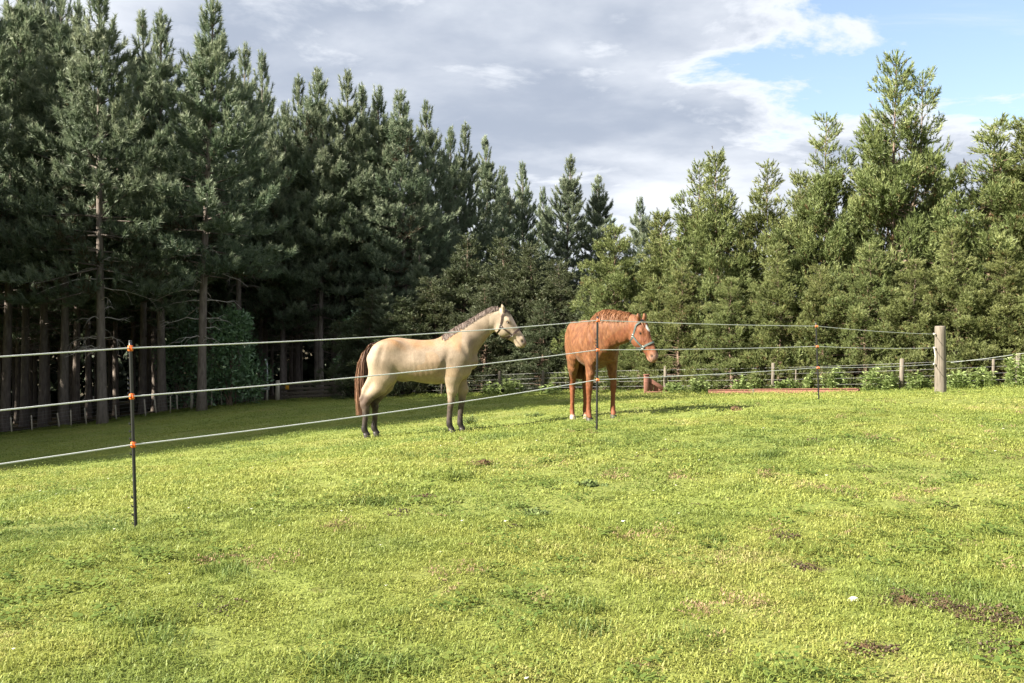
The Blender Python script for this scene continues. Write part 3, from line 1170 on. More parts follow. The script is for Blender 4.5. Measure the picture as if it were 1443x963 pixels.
P1 = tread_post(191.5, 6.40, 745, 183.5, 482, (491, 559, 627), 'nearest black step-in fence post with three orange clips, at left', 1)
P2 = tread_post(841.0, 11.0, 605, 842.0, 447, (452, 493.5, 535.5), 'black step-in fence post right in front of the chestnut horse', 2)
P3 = tread_post(1154, 15.2, 569, 1149.8, 455, (460, 488.5, 518.5), 'farthest black step-in fence post, between chestnut horse and round post', 3)
_d0 = 1.9
_P0 = [pix(-3300, HY + (EYE - h) * F_PX / _d0, _d0) for h in (1.02, .74, .46)]
b0 = _P0[0].copy()
t = thing('fence_post', 'black step-in fence post beyond the left edge of the view', 'fence post', (b0[0], b0[1] + .03, gz(b0[0], b0[1])), 0, 'black step-in posts of the electric fence')
m = MB()
m.tube([(0, 0, -.1), (0, 0, 1.12)], .0115, 8)
m.build('shaft', M['black_plastic'], t)
for h in (1.02, .74, .46):
    m = MB()
    m.box((0, 0, h - gz(b0[0], b0[1])), (.034, .032, .046), bev=.008)
    m.build('clip', M['orange_plastic'], t)

# round end post
CP_D = 19.2
cb = on_ground(1325.5, CP_D)
t = thing('end_post', 'round grey wooden strainer post where the white fence ropes end', 'fence post', tuple(cb))
ctop = EYE - (459.5 - HY) / F_PX * CP_D - cb[2]
m = MB()
rng = np.random.RandomState(3)
zs = np.r_[-.15, np.linspace(0, ctop - .02, 9), ctop - .006, ctop]
m.tube([(-.006 * z, 0, z) for z in zs], np.r_[.112, np.linspace(.110, .098, 9), .090, .070], 20)
v = m.v[0]
a = np.arctan2(v[:, 1], v[:, 0])
v[:, :2] *= (1 + .018 * np.sin(3 * a + 1) + .012 * np.sin(7 * a + v[:, 2] * 2))[:, None]
m.build('timber', M['weathered_post'], t)
ends = []
for wy in (471, 490.5, 513.5):
    p = pix(1316.5, wy, CP_D - .05)
    q = p - cb
    m = MB()
    m.tube([q + np.array([.030, .03, 0]), q], .012, 8)
    m.tube([q + np.array([-.018, 0, 0]), q + np.array([-.006, 0, 0]), q + np.array([.006, 0, 0]), q + np.array([.014, 0, 0])], [.016, .020, .016, .020], 10)
    m.build('insulator', M['porcelain'], t)
    ends.append(p + np.array([-.012, -.012, 0]))
m = MB()
m.tube([ends[1] - cb + np.array([.0, -.012, 0]), (ends[1] + ends[2]) / 2 - cb + np.array([.018, -.02, 0]), ends[2] - cb + np.array([.005, -.012, 0])], .006, 6)
m.build('jumper_wire', M['polyrope'], t)

for k, (nm, lab) in enumerate((('top', 'topmost white rope of the electric fence in front of the horses'), ('mid', 'middle white rope of the electric fence in front of the horses'), ('low', 'lowest white rope of the electric fence in front of the horses'))):
    stops = [_P0[k], P1[k], P2[k], P3[k], ends[k]]
    pts = []
    for i in range(4):
        a, b = stops[i], stops[i + 1]
        for u in np.linspace(0, 1, 15)[:-1]:
            p = a + (b - a) * u
            p = p - np.array([0, 0, (.020, .03, .012, .02)[i] * 4 * u * (1 - u)])
            pts.append(p)
    pts.append(stops[-1])
    m = MB()
    m.tube(pts, .0050, 6)
    m.build('fence_rope', M['polyrope'], label=lab, cat='fence wire', group='white ropes of the electric fence')


# ------------------------------------------------------------------ boundary fences at the foot of the trees
def fence_line(poly, n):
    P = np.array(poly, float)
    L = np.r_[0, np.cumsum(np.hypot(*np.diff(P, axis=0).T))]
    s = np.linspace(0, L[-1], n)
    return np.c_[np.interp(s, L, P[:, 0]), np.interp(s, L, P[:, 1])]


def wire_run(root, o, pts, heights, r=.004):
    for h in heights:
        m = MB()
        m.tube([(x - o[0], y - o[1], gz(x, y, False) + h - o[2]) for x, y in pts], r, 4, cap=False)
        m.build('wire', M['steel_wire'], root)


# left: battens on wires, seen against the dark wood
o = np.array([-26, 51.2, gz(-26, 51.2)])
fl = thing('batten_fence', 'low wire fence with thin grey battens along the edge of the pine wood', 'fence', tuple(o))
rng = np.random.RandomState(12)
bm = None
_bat = [(20, 610, 585, -2), (48, 606, 582, -1), (83, 602, 580, -4), (101, 599, 575, -1), (124, 596, 572, -3), (165, 592, 570, -2), (205, 589, 565, -2), (221, 588, 562, -3),
        (238, 585, 561, 0), (252, 583, 559, -1), (300, 577, 553, 0), (315, 575, 551, -1), (328, 573, 549, -2), (342, 570, 549, 0), (357, 567, 549, 0), (375, 566, 549, 0),
        (-8, 614, 590, -2), (-34, 617, 593, 1), (-60, 620, 596, -1)]
_fl_line = fence_line(_FENCE_L, 200)
for bx, yb, yt, lean in _bat:
    u = (_fl_line[:, 0] / _fl_line[:, 1])
    j = np.argmin(abs(u - (bx - CX) / F_PX))
    x, y = _fl_line[j]
    H = (yb - yt) / F_PX * y
    m = MB()
    rot = rot_axis((0, 1, 0), math.radians(lean * 2.2)) @ rotz(rng.rand() * .5)
    z0 = gz(x, y, False)
    m.box(np.array([x, y - .03, z0]) - o + rot @ np.array([0, 0, H / 2 - .02]), (.065, .05, H + .04), rot=rot, bev=.006)
    m.build('batten', M['old_batten'], fl)
for bx, H in ((149, 1.05), (270, 1.15), (-50, 1.15)):
    u = (_fl_line[:, 0] / _fl_line[:, 1])
    j = np.argmin(abs(u - (bx - CX) / F_PX))
    x, y = _fl_line[j]
    m = MB()
    z0 = gz(x, y, False)
    m.tube([np.array([x, y, z0 - .1]) - o, np.array([x + .03, y, z0 + H]) - o], [.085, .075], 10)
    m.build('post', M['old_batten'], fl)
wire_run(fl, o, fence_line(_FENCE_L[:3], 24), (.22, .42, .62, .82, .98))

# right: round posts and wires below the shelter belt
o = np.array([5.2, 43.0, gz(5.2, 43)])
fr_ = thing('post_fence', 'old post and wire fence below the shelter belt, half sunk in weeds', 'fence', tuple(o))
_fr_line = fence_line(_FENCE_R, 400)
for bx, H, r in ((500, 1.1, .07), (548, 1.1, .07), (573, 1.1, .055), (622, 1.15, .06), (703, 1.15, .065), (765, 1.1, .06), (937, 1.15, .075), (1088, 1.18, .075), (1120, .9, .03), (1271, 1.15, .08), (1400, 1.0, .05), (1436, 1.15, .08)):
    u = (_fr_line[:, 0] / _fr_line[:, 1])
    j = np.argmin(abs(u - (bx - CX) / F_PX))
    x, y = _fr_line[j]
    z0 = gz(x, y, False)
    m = MB()
    q = np.array([x, y, z0]) - o
    m.tube([q + np.array([0, 0, -.1]), q + np.array([.01, 0, H * .5]), q + np.array([.02, 0, H - .02]), q + np.array([.02, 0, H])], [r * 1.05, r, r * .95, r * .7], 10)
    m.build('post', M['grey_timber'] if bx < 900 else M['weathered_post'], fr_)
wire_run(fr_, o, fence_line(_FENCE_R[1:], 40), (.30, .52, .74, .98), .0045)
m = MB()
pp = [pix(1340, 511, 33.9), pix(1390, 505.5, 33), pix(1443, 498, 32), pix(1540, 486, 30)]
m.tube([p - o for p in pp], .006, 4, cap=False)
m.build('wire', M['galvanised'], fr_)

# timber gate in the corner, with its yellow board
gb = on_ground(440, 60.0)
ga, gc = on_ground(397, 60.4), on_ground(478, 58.8)
t = thing('timber_gate', 'low grey timber gate between the wood and the dark conifers', 'gate', tuple((ga + gc) / 2))
o = (ga + gc) / 2
ang = math.atan2((gc - ga)[1], (gc - ga)[0])
Lg = np.linalg.norm((gc - ga)[:2])
sl_ = math.atan2(gc[2] - ga[2], Lg)
rot = rotz(ang) @ rot_axis((0, 1, 0), -sl_)
for i, h in enumerate((.20, .42, .66, .92)):
    m = MB()
    m.box(rot @ np.array([0, -.02 * (i % 2), h + .03]), (Lg, .035, .17), rot=rot @ rot_axis((0, 1, 0), .008 * (i - 1.5)), bev=.006)
    m.build('rail', M['grey_timber'], t)
for f in (-.46, 0, .46):
    m = MB()
    m.box(rot @ np.array([f * Lg, .045, .56]), (.11, .04, .98), rot=rot, bev=.006)
    m.build('stile', M['grey_timber'], t)
m = MB()
dl = math.atan2(.66, Lg * .88)
m.box(rot @ np.array([0, .07, .57]), (Lg * .9, .03, .10), rot=rot @ rot_axis((0, 1, 0), dl), bev=.006)
m.build('brace', M['grey_timber'], t)
q = rot @ np.array([-Lg * .38, -.060, .80]) + o
m = MB()
m.box((0, 0, 0), (.26, .012, .24), rot=rotz(ang), bev=.004)
m.box(rotz(ang) @ np.array([0, -.009, .085]), (.02, .008, .02), rot=rotz(ang))
m.build('notice_board', M['yellow_board'], label='small blank yellow board fixed on the timber gate', cat='sign', loc=tuple(q))
for px, d, H, r, lab in ((391, 60.6, 1.25, .13, 'brown gate post left of the timber gate'), (484.5, 58.6, 1.2, .13, 'mossy gate post right of the timber gate, near the buckskin tail')):
    b = on_ground(px, d)
    m = MB()
    m.tube([(0, 0, -.2), (0, 0, H * .5), (.02, 0, H - .03), (.02, 0, H)], [r * 1.05, r, r * .95, r * .75], 12)
    m.build('gate_post', M['old_batten'], label=lab, cat='gate post', loc=tuple(b))

# pale metal frame left of the gate
b = on_ground(377, 58.5)
t = thing('metal_frame', 'pale metal pole with a cross rail beside the big dark shrub', 'pole', tuple(b))
K = 58.5 / F_PX
m = MB()
m.tube([(0, 0, -.1), (0, 0, 1.0), (-.02, 0, 2.1), (-.06, 0, 2.45), (-.16, 0, 2.55)], .038, 8)
m.build('pole', M['galvanised'], t)
m = MB()
m.tube([(-1.0, .05, .80), (0, 0, .80), (.10, 0, .78)], .05, 8)
m.build('cross_rail', M['galvanised'], t)
m = MB()
m.box((.05, -.04, .93), (.14, .05, .26), bev=.02)
m.build('latch_box', M['galvanised'], t)

# red-brown painted timbers by the fence
a, c = on_ground(999, 38.2), on_ground(1211, 33.6)
a, c = a + np.array([0, 0, .03]), c + np.array([0, 0, .03])
t = thing('timber_beam', 'long red brown painted beam lying in the grass below the shelter belt', 'beam', tuple((a + c) / 2))
d_ = c - a
L_ = np.linalg.norm(d_)
rot = rotz(math.atan2(d_[1], d_[0])) @ rot_axis((0, 1, 0), -math.asin(d_[2] / L_))
for f0, f1, w, h, yo in ((-.5, -.17, .16, .13, .03), (-.165, .5, .17, .17, 0)):
    m = MB()
    m.box(rot @ np.array([(f0 + f1) / 2 * L_, yo, .06]), ((f1 - f0) * L_, w, h), rot=rot, bev=.015)
    m.box(rot @ np.array([(f0 + f1) / 2 * L_, yo - .02, .06 + h / 2 + .012]), ((f1 - f0) * L_ * .985, w * 1.15, .025), rot=rot, bev=.006)
    m.build('beam_length', M['red_timber'], t)
m = MB()
m.box(rot @ np.array([-.166 * L_, -.01, .065]), (.05, .21, .22), rot=rot, bev=.01)
m.build('joint_strap', M['grey_timber'], t)
b = on_ground(911, 40.5)
t = thing('jump_stand', 'broken red brown timber stand with a slanting brace, right of the chestnut horse', 'jump stand', tuple(b), .12)
K = 40.5 / F_PX
m = MB()
m.box((0, 0, .36), (.19, .17, .80), bev=.008)
m.box((0, 0, .775), (.23, .21, .035), bev=.006)
m.build('upright', M['red_timber'], t)
m = MB()
rot = rot_axis((0, 1, 0), .55)
m.box((.48, -.02, .34), (1.0, .06, .15), rot=rot, bev=.008)
m.build('brace', M['red_timber'], t)
m = MB()
m.box((.45, 0, .05), (.95, .20, .10), bev=.010)
m.build('foot', M['red_timber'], t)
for x0, x1, h in ((.10, .30, .40), (.305, .50, .26), (.505, .70, .13)):
    m = MB()
    m.box(((x0 + x1) / 2, .03, .10 + h / 2), (x1 - x0 - .01, .03, h), bev=.005)
    m.build('infill_board', M['red_timber'], t)


# ------------------------------------------------------------------ weeds along the fence foot, plants in the paddock
def weed(px, d, wpx, hpx, label, seed, group, kind=0):
    rng = np.random.RandomState(seed)
    b = on_ground(px, d)
    w, h = wpx / F_PX * d / 2, hpx / F_PX * d
    t = thing('weed_clump', label, 'weeds', tuple(b), 0, group)
    ns = int(14 + w * (22 if kind == 0 else 60))
    Vs, Ts = [], []
    sm = MB()
    size = .115 if kind == 0 else .036
    for i in range(ns):
        a, r = rng.rand() * 6.28, rng.rand() ** .6
        base = np.array([math.cos(a) * r * w, math.sin(a) * r * w * .6, -.02])
        hh = h * (.55 + .55 * rng.rand()) * (1 - .35 * r)
        top = base + np.array([rng.randn() * .12 * hh, rng.randn() * .12 * hh, hh])
        sm.tube([base, (base + top) / 2 + rng.randn(3) * .02, top], [.008, .006, .003], 4, cap=False)
        nl = int(9 + hh * 22)
        f = rng.rand(nl) ** .7
        P = base + (top - base) * f[:, None]
        az = rng.rand(nl) * 6.28
        D = unit(np.c_[np.cos(az), np.sin(az), .25 + .5 * rng.rand(nl)])
        s = size * (.7 + .9 * rng.rand(nl))[:, None]
        side = unit(np.cross(D, np.array([0, 0, 1.0]) + .3 * rng.randn(nl, 3))) * s * .24
        m1 = P + D * s * .5 + np.array([0, 0, .01])
        tip = P + D * s * 1.1 - np.array([0, 0, .25]) * s
        Vs.append(np.stack([P, m1 + side, tip, m1 - side], 1).reshape(-1, 3))
        Ts.append(np.repeat(np.clip((.25 if kind == 0 else -.35) + .5 * f + .2 * rng.randn(nl), 0, 1), 4))
    V = np.concatenate(Vs)
    put('leaves', np_mesh('weed_leaves', V, np.arange(len(V), dtype=np.int32).reshape(-1, 4), {'tint': ('FLOAT', np.concatenate(Ts))}), M['weed_leaf'], t)
    sm.build('stems', M['weed_leaf'], t)


WG = 'broad-leaved weeds along the fence foot'
for i, (px, d, w, h, lab) in enumerate((
    (952, 38.5, 34, 20, 'leafy weeds just right of the broken red stand'),
    (985, 38.6, 36, 28, 'leafy weeds left of the end of the red beam'),
    (1050, 38.8, 44, 30, 'grey green weeds behind the left part of the red beam'),
    (1108, 37.8, 34, 26, 'weeds behind the red beam, right of the thin post'),
    (1142, 37.5, 24, 36, 'weeds behind the red beam beside the farthest black post'),
    (1176, 36.8, 36, 34, 'tall green weeds behind the right end of the red beam'),
    (1232, 34.6, 40, 40, 'pale green leafy weeds left of the short post by the round post'),
    (1255, 34.2, 18, 30, 'narrow weeds right beside the short weathered post'),
    (1292, 33.8, 36, 30, 'leafy weeds just left of the round wooden post'),
    (1352, 33.0, 32, 30, 'leafy weeds just right of the round wooden post'),
    (1388, 32.4, 46, 38, 'largest pale green weeds right of the round wooden post'),
    (1432, 31.6, 46, 50, 'tall dry looking weeds at the right edge of the photo'),
    (1480, 31.0, 50, 46, 'weeds past the right edge of the photo'),
)):
    weed(px, d, w, h, lab, 100 + i, WG)
weed(720, 46.5, 34, 26, 'green weeds under the buckskin nose at the fence', 120, WG)
weed(690, 46.8, 26, 22, 'dark weeds behind the buckskin forelegs at the fence', 121, WG)
weed(775, 44.5, 30, 18, 'dark weeds between the two horses at the fence', 122, WG)
weed(663, 17.2, 26, 15, 'leafy plant in the grass right behind the buckskin forelegs', 123, 'leafy plants in the grass', 1)
weed(755, 17.4, 30, 7, 'low leafy plant in the grass left of the chestnut hind legs', 124, 'leafy plants in the grass', 1)
_p = at_px(833, 683)
weed(833, _p[1], 44, 9, 'flat leafy plant alone in the open grass below the chestnut horse', 125, 'leafy plants in the grass', 1)
_p = at_px(760, 722)
weed(760, _p[1], 40, 9, 'flat leafy plant in the middle of the foreground grass', 126, 'leafy plants in the grass', 1)


# ------------------------------------------------------------------ horses: one continuous body grown from a distance field
from mathutils.bvhtree import BVHTree


class Skin:
    """the finished body surface: lays hair and straps on it"""
    def __init__(self, V, Q):
        self.b = BVHTree.FromPolygons([Vector(v) for v in V], Q.tolist())

    def lay(self, p, lift):
        loc, n, _, _ = self.b.find_nearest(Vector(p))
        return np.array(loc) + np.array(n) * lift

    def clear(self, p, lift):
        loc, n, _, _ = self.b.find_nearest(Vector(p))
        if (Vector(p) - loc).dot(n) < lift:
            return np.array(loc) + np.array(n) * lift
        return np.array(p)


def surface_nets(F, o, h):
    ins = F < 0
    sh = [(i, j, k) for i in (0, 1) for j in (0, 1) for k in (0, 1)]
    nx, ny, nz = F.shape
    sl = lambda A, s: A[s[0]:nx - 1 + s[0], s[1]:ny - 1 + s[1], s[2]:nz - 1 + s[2]]
    cnt = sum(sl(ins, s).astype(np.int8) for s in sh)
    I, J, K = np.nonzero((cnt > 0) & (cnt < 8))
    idx = np.full((nx - 1, ny - 1, nz - 1), -1, np.int64)
    idx[I, J, K] = np.arange(len(I))
    acc, num = np.zeros((len(I), 3)), np.zeros(len(I))
    for a in range(8):
        for b in range(a + 1, 8):
            A, B = np.array(sh[a]), np.array(sh[b])
            if abs(A - B).sum() != 1:
                continue
            fa, fb = F[I + A[0], J + A[1], K + A[2]], F[I + B[0], J + B[1], K + B[2]]
            m = (fa < 0) != (fb < 0)
            t = np.where(m, fa / np.where(m, fa - fb, 1), 0)
            acc += np.where(m[:, None], A + t[:, None] * (B - A), 0)
            num += m
    V = (np.c_[I, J, K] + acc / num[:, None]) * h + o
    Q = []
    for ax in range(3):
        s0 = [slice(1, -1)] * 3
        s1 = [slice(1, -1)] * 3
        s0[ax], s1[ax] = slice(0, -1), slice(1, None)
        a, b = ins[tuple(s0)], ins[tuple(s1)]
        p = np.array(np.nonzero(a != b))
        inside = a[tuple(p)]
        for d in range(3):
            if d != ax:
                p[d] += 1
        u, v = [(1, 2), (2, 0), (0, 1)][ax]
        c = []
        for du, dv in ((-1, -1), (0, -1), (0, 0), (-1, 0)):
            q = p.copy()
            q[u] += du
            q[v] += dv
            c.append(idx[tuple(q)])
        quad = np.stack(c, 1)
        quad[~inside] = quad[~inside][:, ::-1]
        Q.append(quad)
    return V, np.concatenate(Q).astype(np.int32)


class Field:
    def __init__(self, lo, hi, h):
        self.lo, self.h = np.array(lo, float), h
        self.n = np.ceil((np.array(hi) - self.lo) / h).astype(int) + 1
        self.F = np.full(self.n, 1.0, np.float32)

    def _sub(self, lo, hi):
        a = np.clip(np.floor((lo - self.lo) / self.h).astype(int), 0, self.n - 1)
        b = np.clip(np.ceil((hi - self.lo) / self.h).astype(int) + 1, 1, self.n)
        g = [np.arange(a[i], b[i]) * self.h + self.lo[i] for i in range(3)]
        X = np.stack(np.meshgrid(*g, indexing='ij'), -1).astype(np.float32)
        return tuple(slice(a[i], b[i]) for i in range(3)), X

    def _join(self, s, d, k, cut=False):
        f = self.F[s]
        if cut:
            d = -d
            hh = np.clip(0.5 - 0.5 * (f - d) / k, 0, 1)
            self.F[s] = f * (1 - hh) + d * hh + k * hh * (1 - hh)
        else:
            hh = np.clip(0.5 + 0.5 * (f - d) / k, 0, 1)
            self.F[s] = f * (1 - hh) + d * hh - k * hh * (1 - hh)

    def ellipsoid(self, c, r, k=0.04, rot=None, cut=False):
        c, r = np.array(c, float), np.array(r, float)
        m = r.max() + 2.5 * k + .03
        s, X = self._sub(c - m, c + m)
        q = X - c
        if rot is not None:
            q = q @ np.asarray(rot)
        d = (np.sqrt(((q / r) ** 2).sum(-1)) - 1) * r.min()
        self._join(s, d.astype(np.float32), k, cut)

    def chain(self, P, ra, rb, L=(0, 1, 0), k=0.03, kin=0.012):
        """limb through points P: radius ra across, rb along the side axis L"""
        P, ra, rb = np.array(P, float), np.array(ra, float), np.array(rb, float)
        L = unit(np.array(L, float))
        m = max(ra.max(), rb.max()) + 2.5 * k + .03
        s, X = self._sub(P.min(0) - m, P.max(0) + m)
        D = None
        for i in range(len(P) - 1):
            ab = P[i + 1] - P[i]
            q = X - P[i]
            t = np.clip((q @ ab) / (ab @ ab), 0, 1)
            q = q - t[..., None] * ab
            v = q @ L
            u2 = np.maximum((q * q).sum(-1) - v * v, 0)
            A, B = ra[i] + t * (ra[i + 1] - ra[i]), rb[i] + t * (rb[i + 1] - rb[i])
            d = (np.sqrt(u2 / A ** 2 + (v / B) ** 2) - 1) * np.minimum(A, B)
            if D is None:
                D = d
            else:
                hh = np.clip(0.5 + 0.5 * (D - d) / kin, 0, 1)
                D = D * (1 - hh) + d * hh - kin * hh * (1 - hh)
        self._join(s, D.astype(np.float32), k)

    def loft(self, O, A, N, S, k=0.05, top_narrow=0.0):
        """sections (s, top, bottom, half width) along axis A from O; N is the section's up, the side is A x N"""
        O, A, N = np.array(O, float), unit(np.array(A, float)), unit(np.array(N, float))
        side = np.cross(A, N)
        S = np.array(S, float)
        ends = np.array([O + A * s + N * n for s, t, b, w in S for n in (t, b)])
        m = S[:, 3].max() + 2.5 * k + .03
        s_, X = self._sub(ends.min(0) - m, ends.max(0) + m)
        q = X - O
        u, n, v = q @ A, q @ N, q @ side
        uc = np.clip(u, S[0, 0], S[-1, 0])
        xs = np.linspace(S[0, 0], S[-1, 0], 240)
        fine = [_smooth_interp(xs, S[:, 0], S[:, i]) for i in (1, 2, 3)]
        T, B, W = (np.interp(uc, xs, f) for f in fine)
        c, hgt = (T + B) / 2, np.maximum((T - B) / 2, 0.01)
        e = (n - c) / hgt
        Wn = W * (1 - top_narrow * np.clip(e, 0, 1))
        over = np.abs(u - uc)
        r = np.minimum(hgt, Wn)
        d = (np.sqrt(e ** 2 + (v / Wn) ** 2 + (over / r) ** 2) - 1) * r
        self._join(s_, d.astype(np.float32), k)


def _smooth_interp(x, xp, fp):
    """monotone-ish cubic (Catmull-Rom tangents) through the points"""
    m = np.gradient(fp, xp)
    i = np.clip(np.searchsorted(xp, x) - 1, 0, len(xp) - 2)
    h = xp[i + 1] - xp[i]
    t = (x - xp[i]) / h
    return ((2 * t ** 3 - 3 * t ** 2 + 1) * fp[i] + (t ** 3 - 2 * t ** 2 + t) * h * m[i] + (-2 * t ** 3 + 3 * t ** 2) * fp[i + 1] + (t ** 3 - t ** 2) * h * m[i + 1])


HEAD = [(-0.03, .105, -.075, .060), (0.05, .150, -.125, .088), (0.13, .155, -.165, .100), (0.22, .140, -.168, .096), (0.31, .126, -.128, .076), (0.40, .118, -.086, .062),
        (0.48, .108, -.062, .060), (0.545, .080, -.045, .050)]


def head_point(fr, s, phi, g=1.0):
    """point on the head surface: s along the face, phi from the forehead (0) to one side (+90) and the jaw (180)"""
    O, A, N = fr
    side = np.cross(A, N)
    S = np.array(HEAD)
    T, B, W = (float(_smooth_interp(np.array([s]), S[:, 0], S[:, i])[0]) for i in (1, 2, 3))
    c, h = (T + B) / 2, (T - B) / 2
    return O + A * s + N * (c + h * g * math.cos(phi)) + side * (W * g * math.sin(phi))


def horse_body(feet, neck, head, belly=0.0, shag=0.0, h=0.0115, fat=1.0):
    """feet: four (x, y, z) hoof bases (fore right, fore left, hind right, hind left). neck: rows of (centre, half depth, half width, side axis)."""
    lo, hi = (-1.5, -0.62, -0.18), (1.35, 0.85, 2.12)
    f = Field(lo, hi, h)
    T = [(-1.19, 1.28, 1.02, .09), (-1.10, 1.40, .93, .19), (-.95, 1.468, .87, .255), (-.80, 1.485, .86, .280), (-.60, 1.462, .83 - belly * .3, .292 * fat), (-.36, 1.448, .785 - belly, .308 * fat),
         (-.15, 1.475, .775 - belly, .296 * fat), (0.0, 1.530, .80 - belly * .4, .262), (.10, 1.560, .815, .242), (.22, 1.50, .87, .215), (.30, 1.36, .93, .17), (.345, 1.24, 1.00, .10)]
    f.loft((0, 0, 0), (1, 0, 0), (0, 0, 1), T, 0.05, 0.22)
    # haunch, shoulder and breast muscle
    for sg in (-1, 1):
        f.ellipsoid((-1.00, sg * .150, 1.16), (.215, .130, .27), .06)
        f.ellipsoid((-.85, sg * .19, 1.34), (.13, .07, .10), .09)
        f.ellipsoid((-1.10, sg * .12, 1.02), (.10, .105, .20), .05)
        f.ellipsoid((.16, sg * .165, 1.16), (.16, .085, .30), .06, rot=rot_axis((0, 1, 0), .35))
        f.ellipsoid((.245, sg * .10, 1.02), (.10, .095, .15), .05)
        f.ellipsoid((.07, sg * .175, .96), (.12, .07, .16), .05)
    f.ellipsoid((-.70, 0, .87), (.10, .055, .06), .05)      # sheath
    for sg in (-1, 1):                                      # hollows of flank, girth and stifle
        f.ellipsoid((-.665, sg * .345, 1.22), (.11, .065, .15), .06, cut=True)
        f.ellipsoid((-.045, sg * .345, 1.10), (.035, .070, .27), .05, rot=rot_axis((0, 1, 0), .25), cut=True)
        f.ellipsoid((-.72, sg * .31, .93), (.05, .06, .12), .05, rot=rot_axis((0, 1, 0), -.5), cut=True)
        f.ellipsoid((-1.02, sg * .315, 1.16), (.035, .045, .22), .05, rot=rot_axis((0, 1, 0), .2), cut=True)
        f.ellipsoid((.24, sg * .275, 1.33), (.035, .05, .16), .05, rot=rot_axis((0, 1, 0), -.6), cut=True)
    # hind legs
    for (fx, fy, fz), sg in ((feet[2], -1), (feet[3], 1)):
        hx = fx - .03                                       # fetlock column
        P = [(-1.00, sg * .145, 1.10), (-.965, sg * .155, .92), (-.99 * .5 + (hx + .16) * .5, sg * .15, .745), (hx + .06, sg * .14 * .5 + fy * .5, .585),
             (hx - .005, fy, .50 + fz * .5), (hx + .008, fy, .44 + fz * .6), (hx + .003, fy, .28 + fz), (hx - .012, fy, .155 + fz), (hx - .005, fy, .125 + fz), (hx + .025, fy, .07 + fz), (hx + .035, fy, .055 + fz)]
        f.chain(P, [.205, .185, .125, .079, .060, .053, .039, .043, .045, .039, .045], [.13, .118, .084, .057, .047, .043, .032, .037, .037, .035, .042], k=.045)
        f.chain([(hx - .060, fy, .575 + fz * .5), (hx - .035, fy, .47 + fz * .6)], [.026, .024], [.026, .024], k=.035)   # point of hock
        f.chain([(-1.13, sg * .13, .92), (hx - .01, sg * .13 * .5 + fy * .5, .70), (hx - .055, fy, .585 + fz * .5)], [.07, .04, .016], [.06, .035, .016], k=.05)
    # forelegs
    for (fx, fy, fz), sg in ((feet[0], -1), (feet[1], 1)):
        hx = fx - .045
        P = [(.09, sg * .155, 1.02), (.5 * (.075 + hx + .045), sg * .155 * .7 + fy * .3, .86), (hx + .045, sg * .15 * .4 + fy * .6, .68), (hx + .032, fy, .555 + fz), (hx + .030, fy, .49 + fz), (hx + .022, fy, .43 + fz), (hx + .010, fy, .30 + fz), (hx, fy, .165 + fz), (hx + .002, fy, .135 + fz), (hx + .030, fy, .08 + fz), (hx + .040, fy, .06 + fz)]
        f.chain(P, [.130, .116, .084, .056, .053, .044, .036, .043, .044, .039, .045], [.09, .082, .066, .049, .048, .042, .032, .037, .038, .036, .043], k=.045)
        f.chain([(hx - .012, fy, .40 + fz), (hx - .022, fy, .20 + fz)], [.016, .018], [.016, .018], k=.02)
    # neck, head
    f.chain([n[0] for n in neck], [n[1] for n in neck], [n[2] for n in neck], neck[0][3], k=.085, kin=.05)
    O, A, N = head
    side = np.cross(A, N)
    f.loft(O, A, N, HEAD, 0.045, 0.12)
    fr = (O, A, N)
    hp = lambda s, n, v: O + A * s + N * n + side * v
    RH = np.stack([A, N, side], 1)
    for sg in (-1, 1):
        f.ellipsoid(hp(.185, -.075, sg * .060), (.105, .095, .042), .03, rot=RH)         # cheek
        f.ellipsoid(hp(.125, .075, sg * .080), (.052, .034, .026), .022, rot=RH)         # brow
        f.ellipsoid(hp(.30, .030, sg * .060), (.10, .018, .016), .03, rot=RH)            # cheek crest
        f.ellipsoid(hp(.495, .045, sg * .042), (.058, .045, .026), .022, rot=RH)         # nostril rim
        f.ellipsoid(hp(.512, .050, sg * .068), (.026, .017, .020), .012, rot=RH, cut=True)
        f.ellipsoid(hp(.148, .058, sg * .104), (.018, .013, .012), .012, rot=RH, cut=True)   # eye socket
        # ears, pricked and cupped forward
        e0, e1 = hp(-.005, .080, sg * .054), hp(-.165, .185, sg * .080)
        em = (e0 + e1) / 2 + N * .012 + side * sg * .012
        f.chain([e0, em, e1], [.030, .036, .006], [.025, .024, .006], L=N, k=.014)
        f.ellipsoid(em + N * .034 - A * .012, (.070, .020, .022), .014, rot=np.stack([unit(e1 - e0), N, side], 1), cut=True)
    f.ellipsoid(hp(.535, .020, 0), (.040, .060, .046), .03, rot=RH)                      # lips, chin
    f.ellipsoid(hp(.505, -.050, 0), (.036, .026, .032), .025, rot=RH)
    V, Q = surface_nets(f.F, f.lo, h)
    return V, Q, hp


def smooth_verts(V, Q, it=3):
    e = np.concatenate([Q[:, [0, 1]], Q[:, [1, 2]], Q[:, [2, 3]], Q[:, [3, 0]]])
    cnt = np.bincount(e[:, 0], minlength=len(V)).astype(float)
    for _ in range(it):
        acc = np.stack([np.bincount(e[:, 0], V[e[:, 1], i], len(V)) for i in range(3)], 1)
        V = V * .5 + .5 * acc / cnt[:, None]
    return V


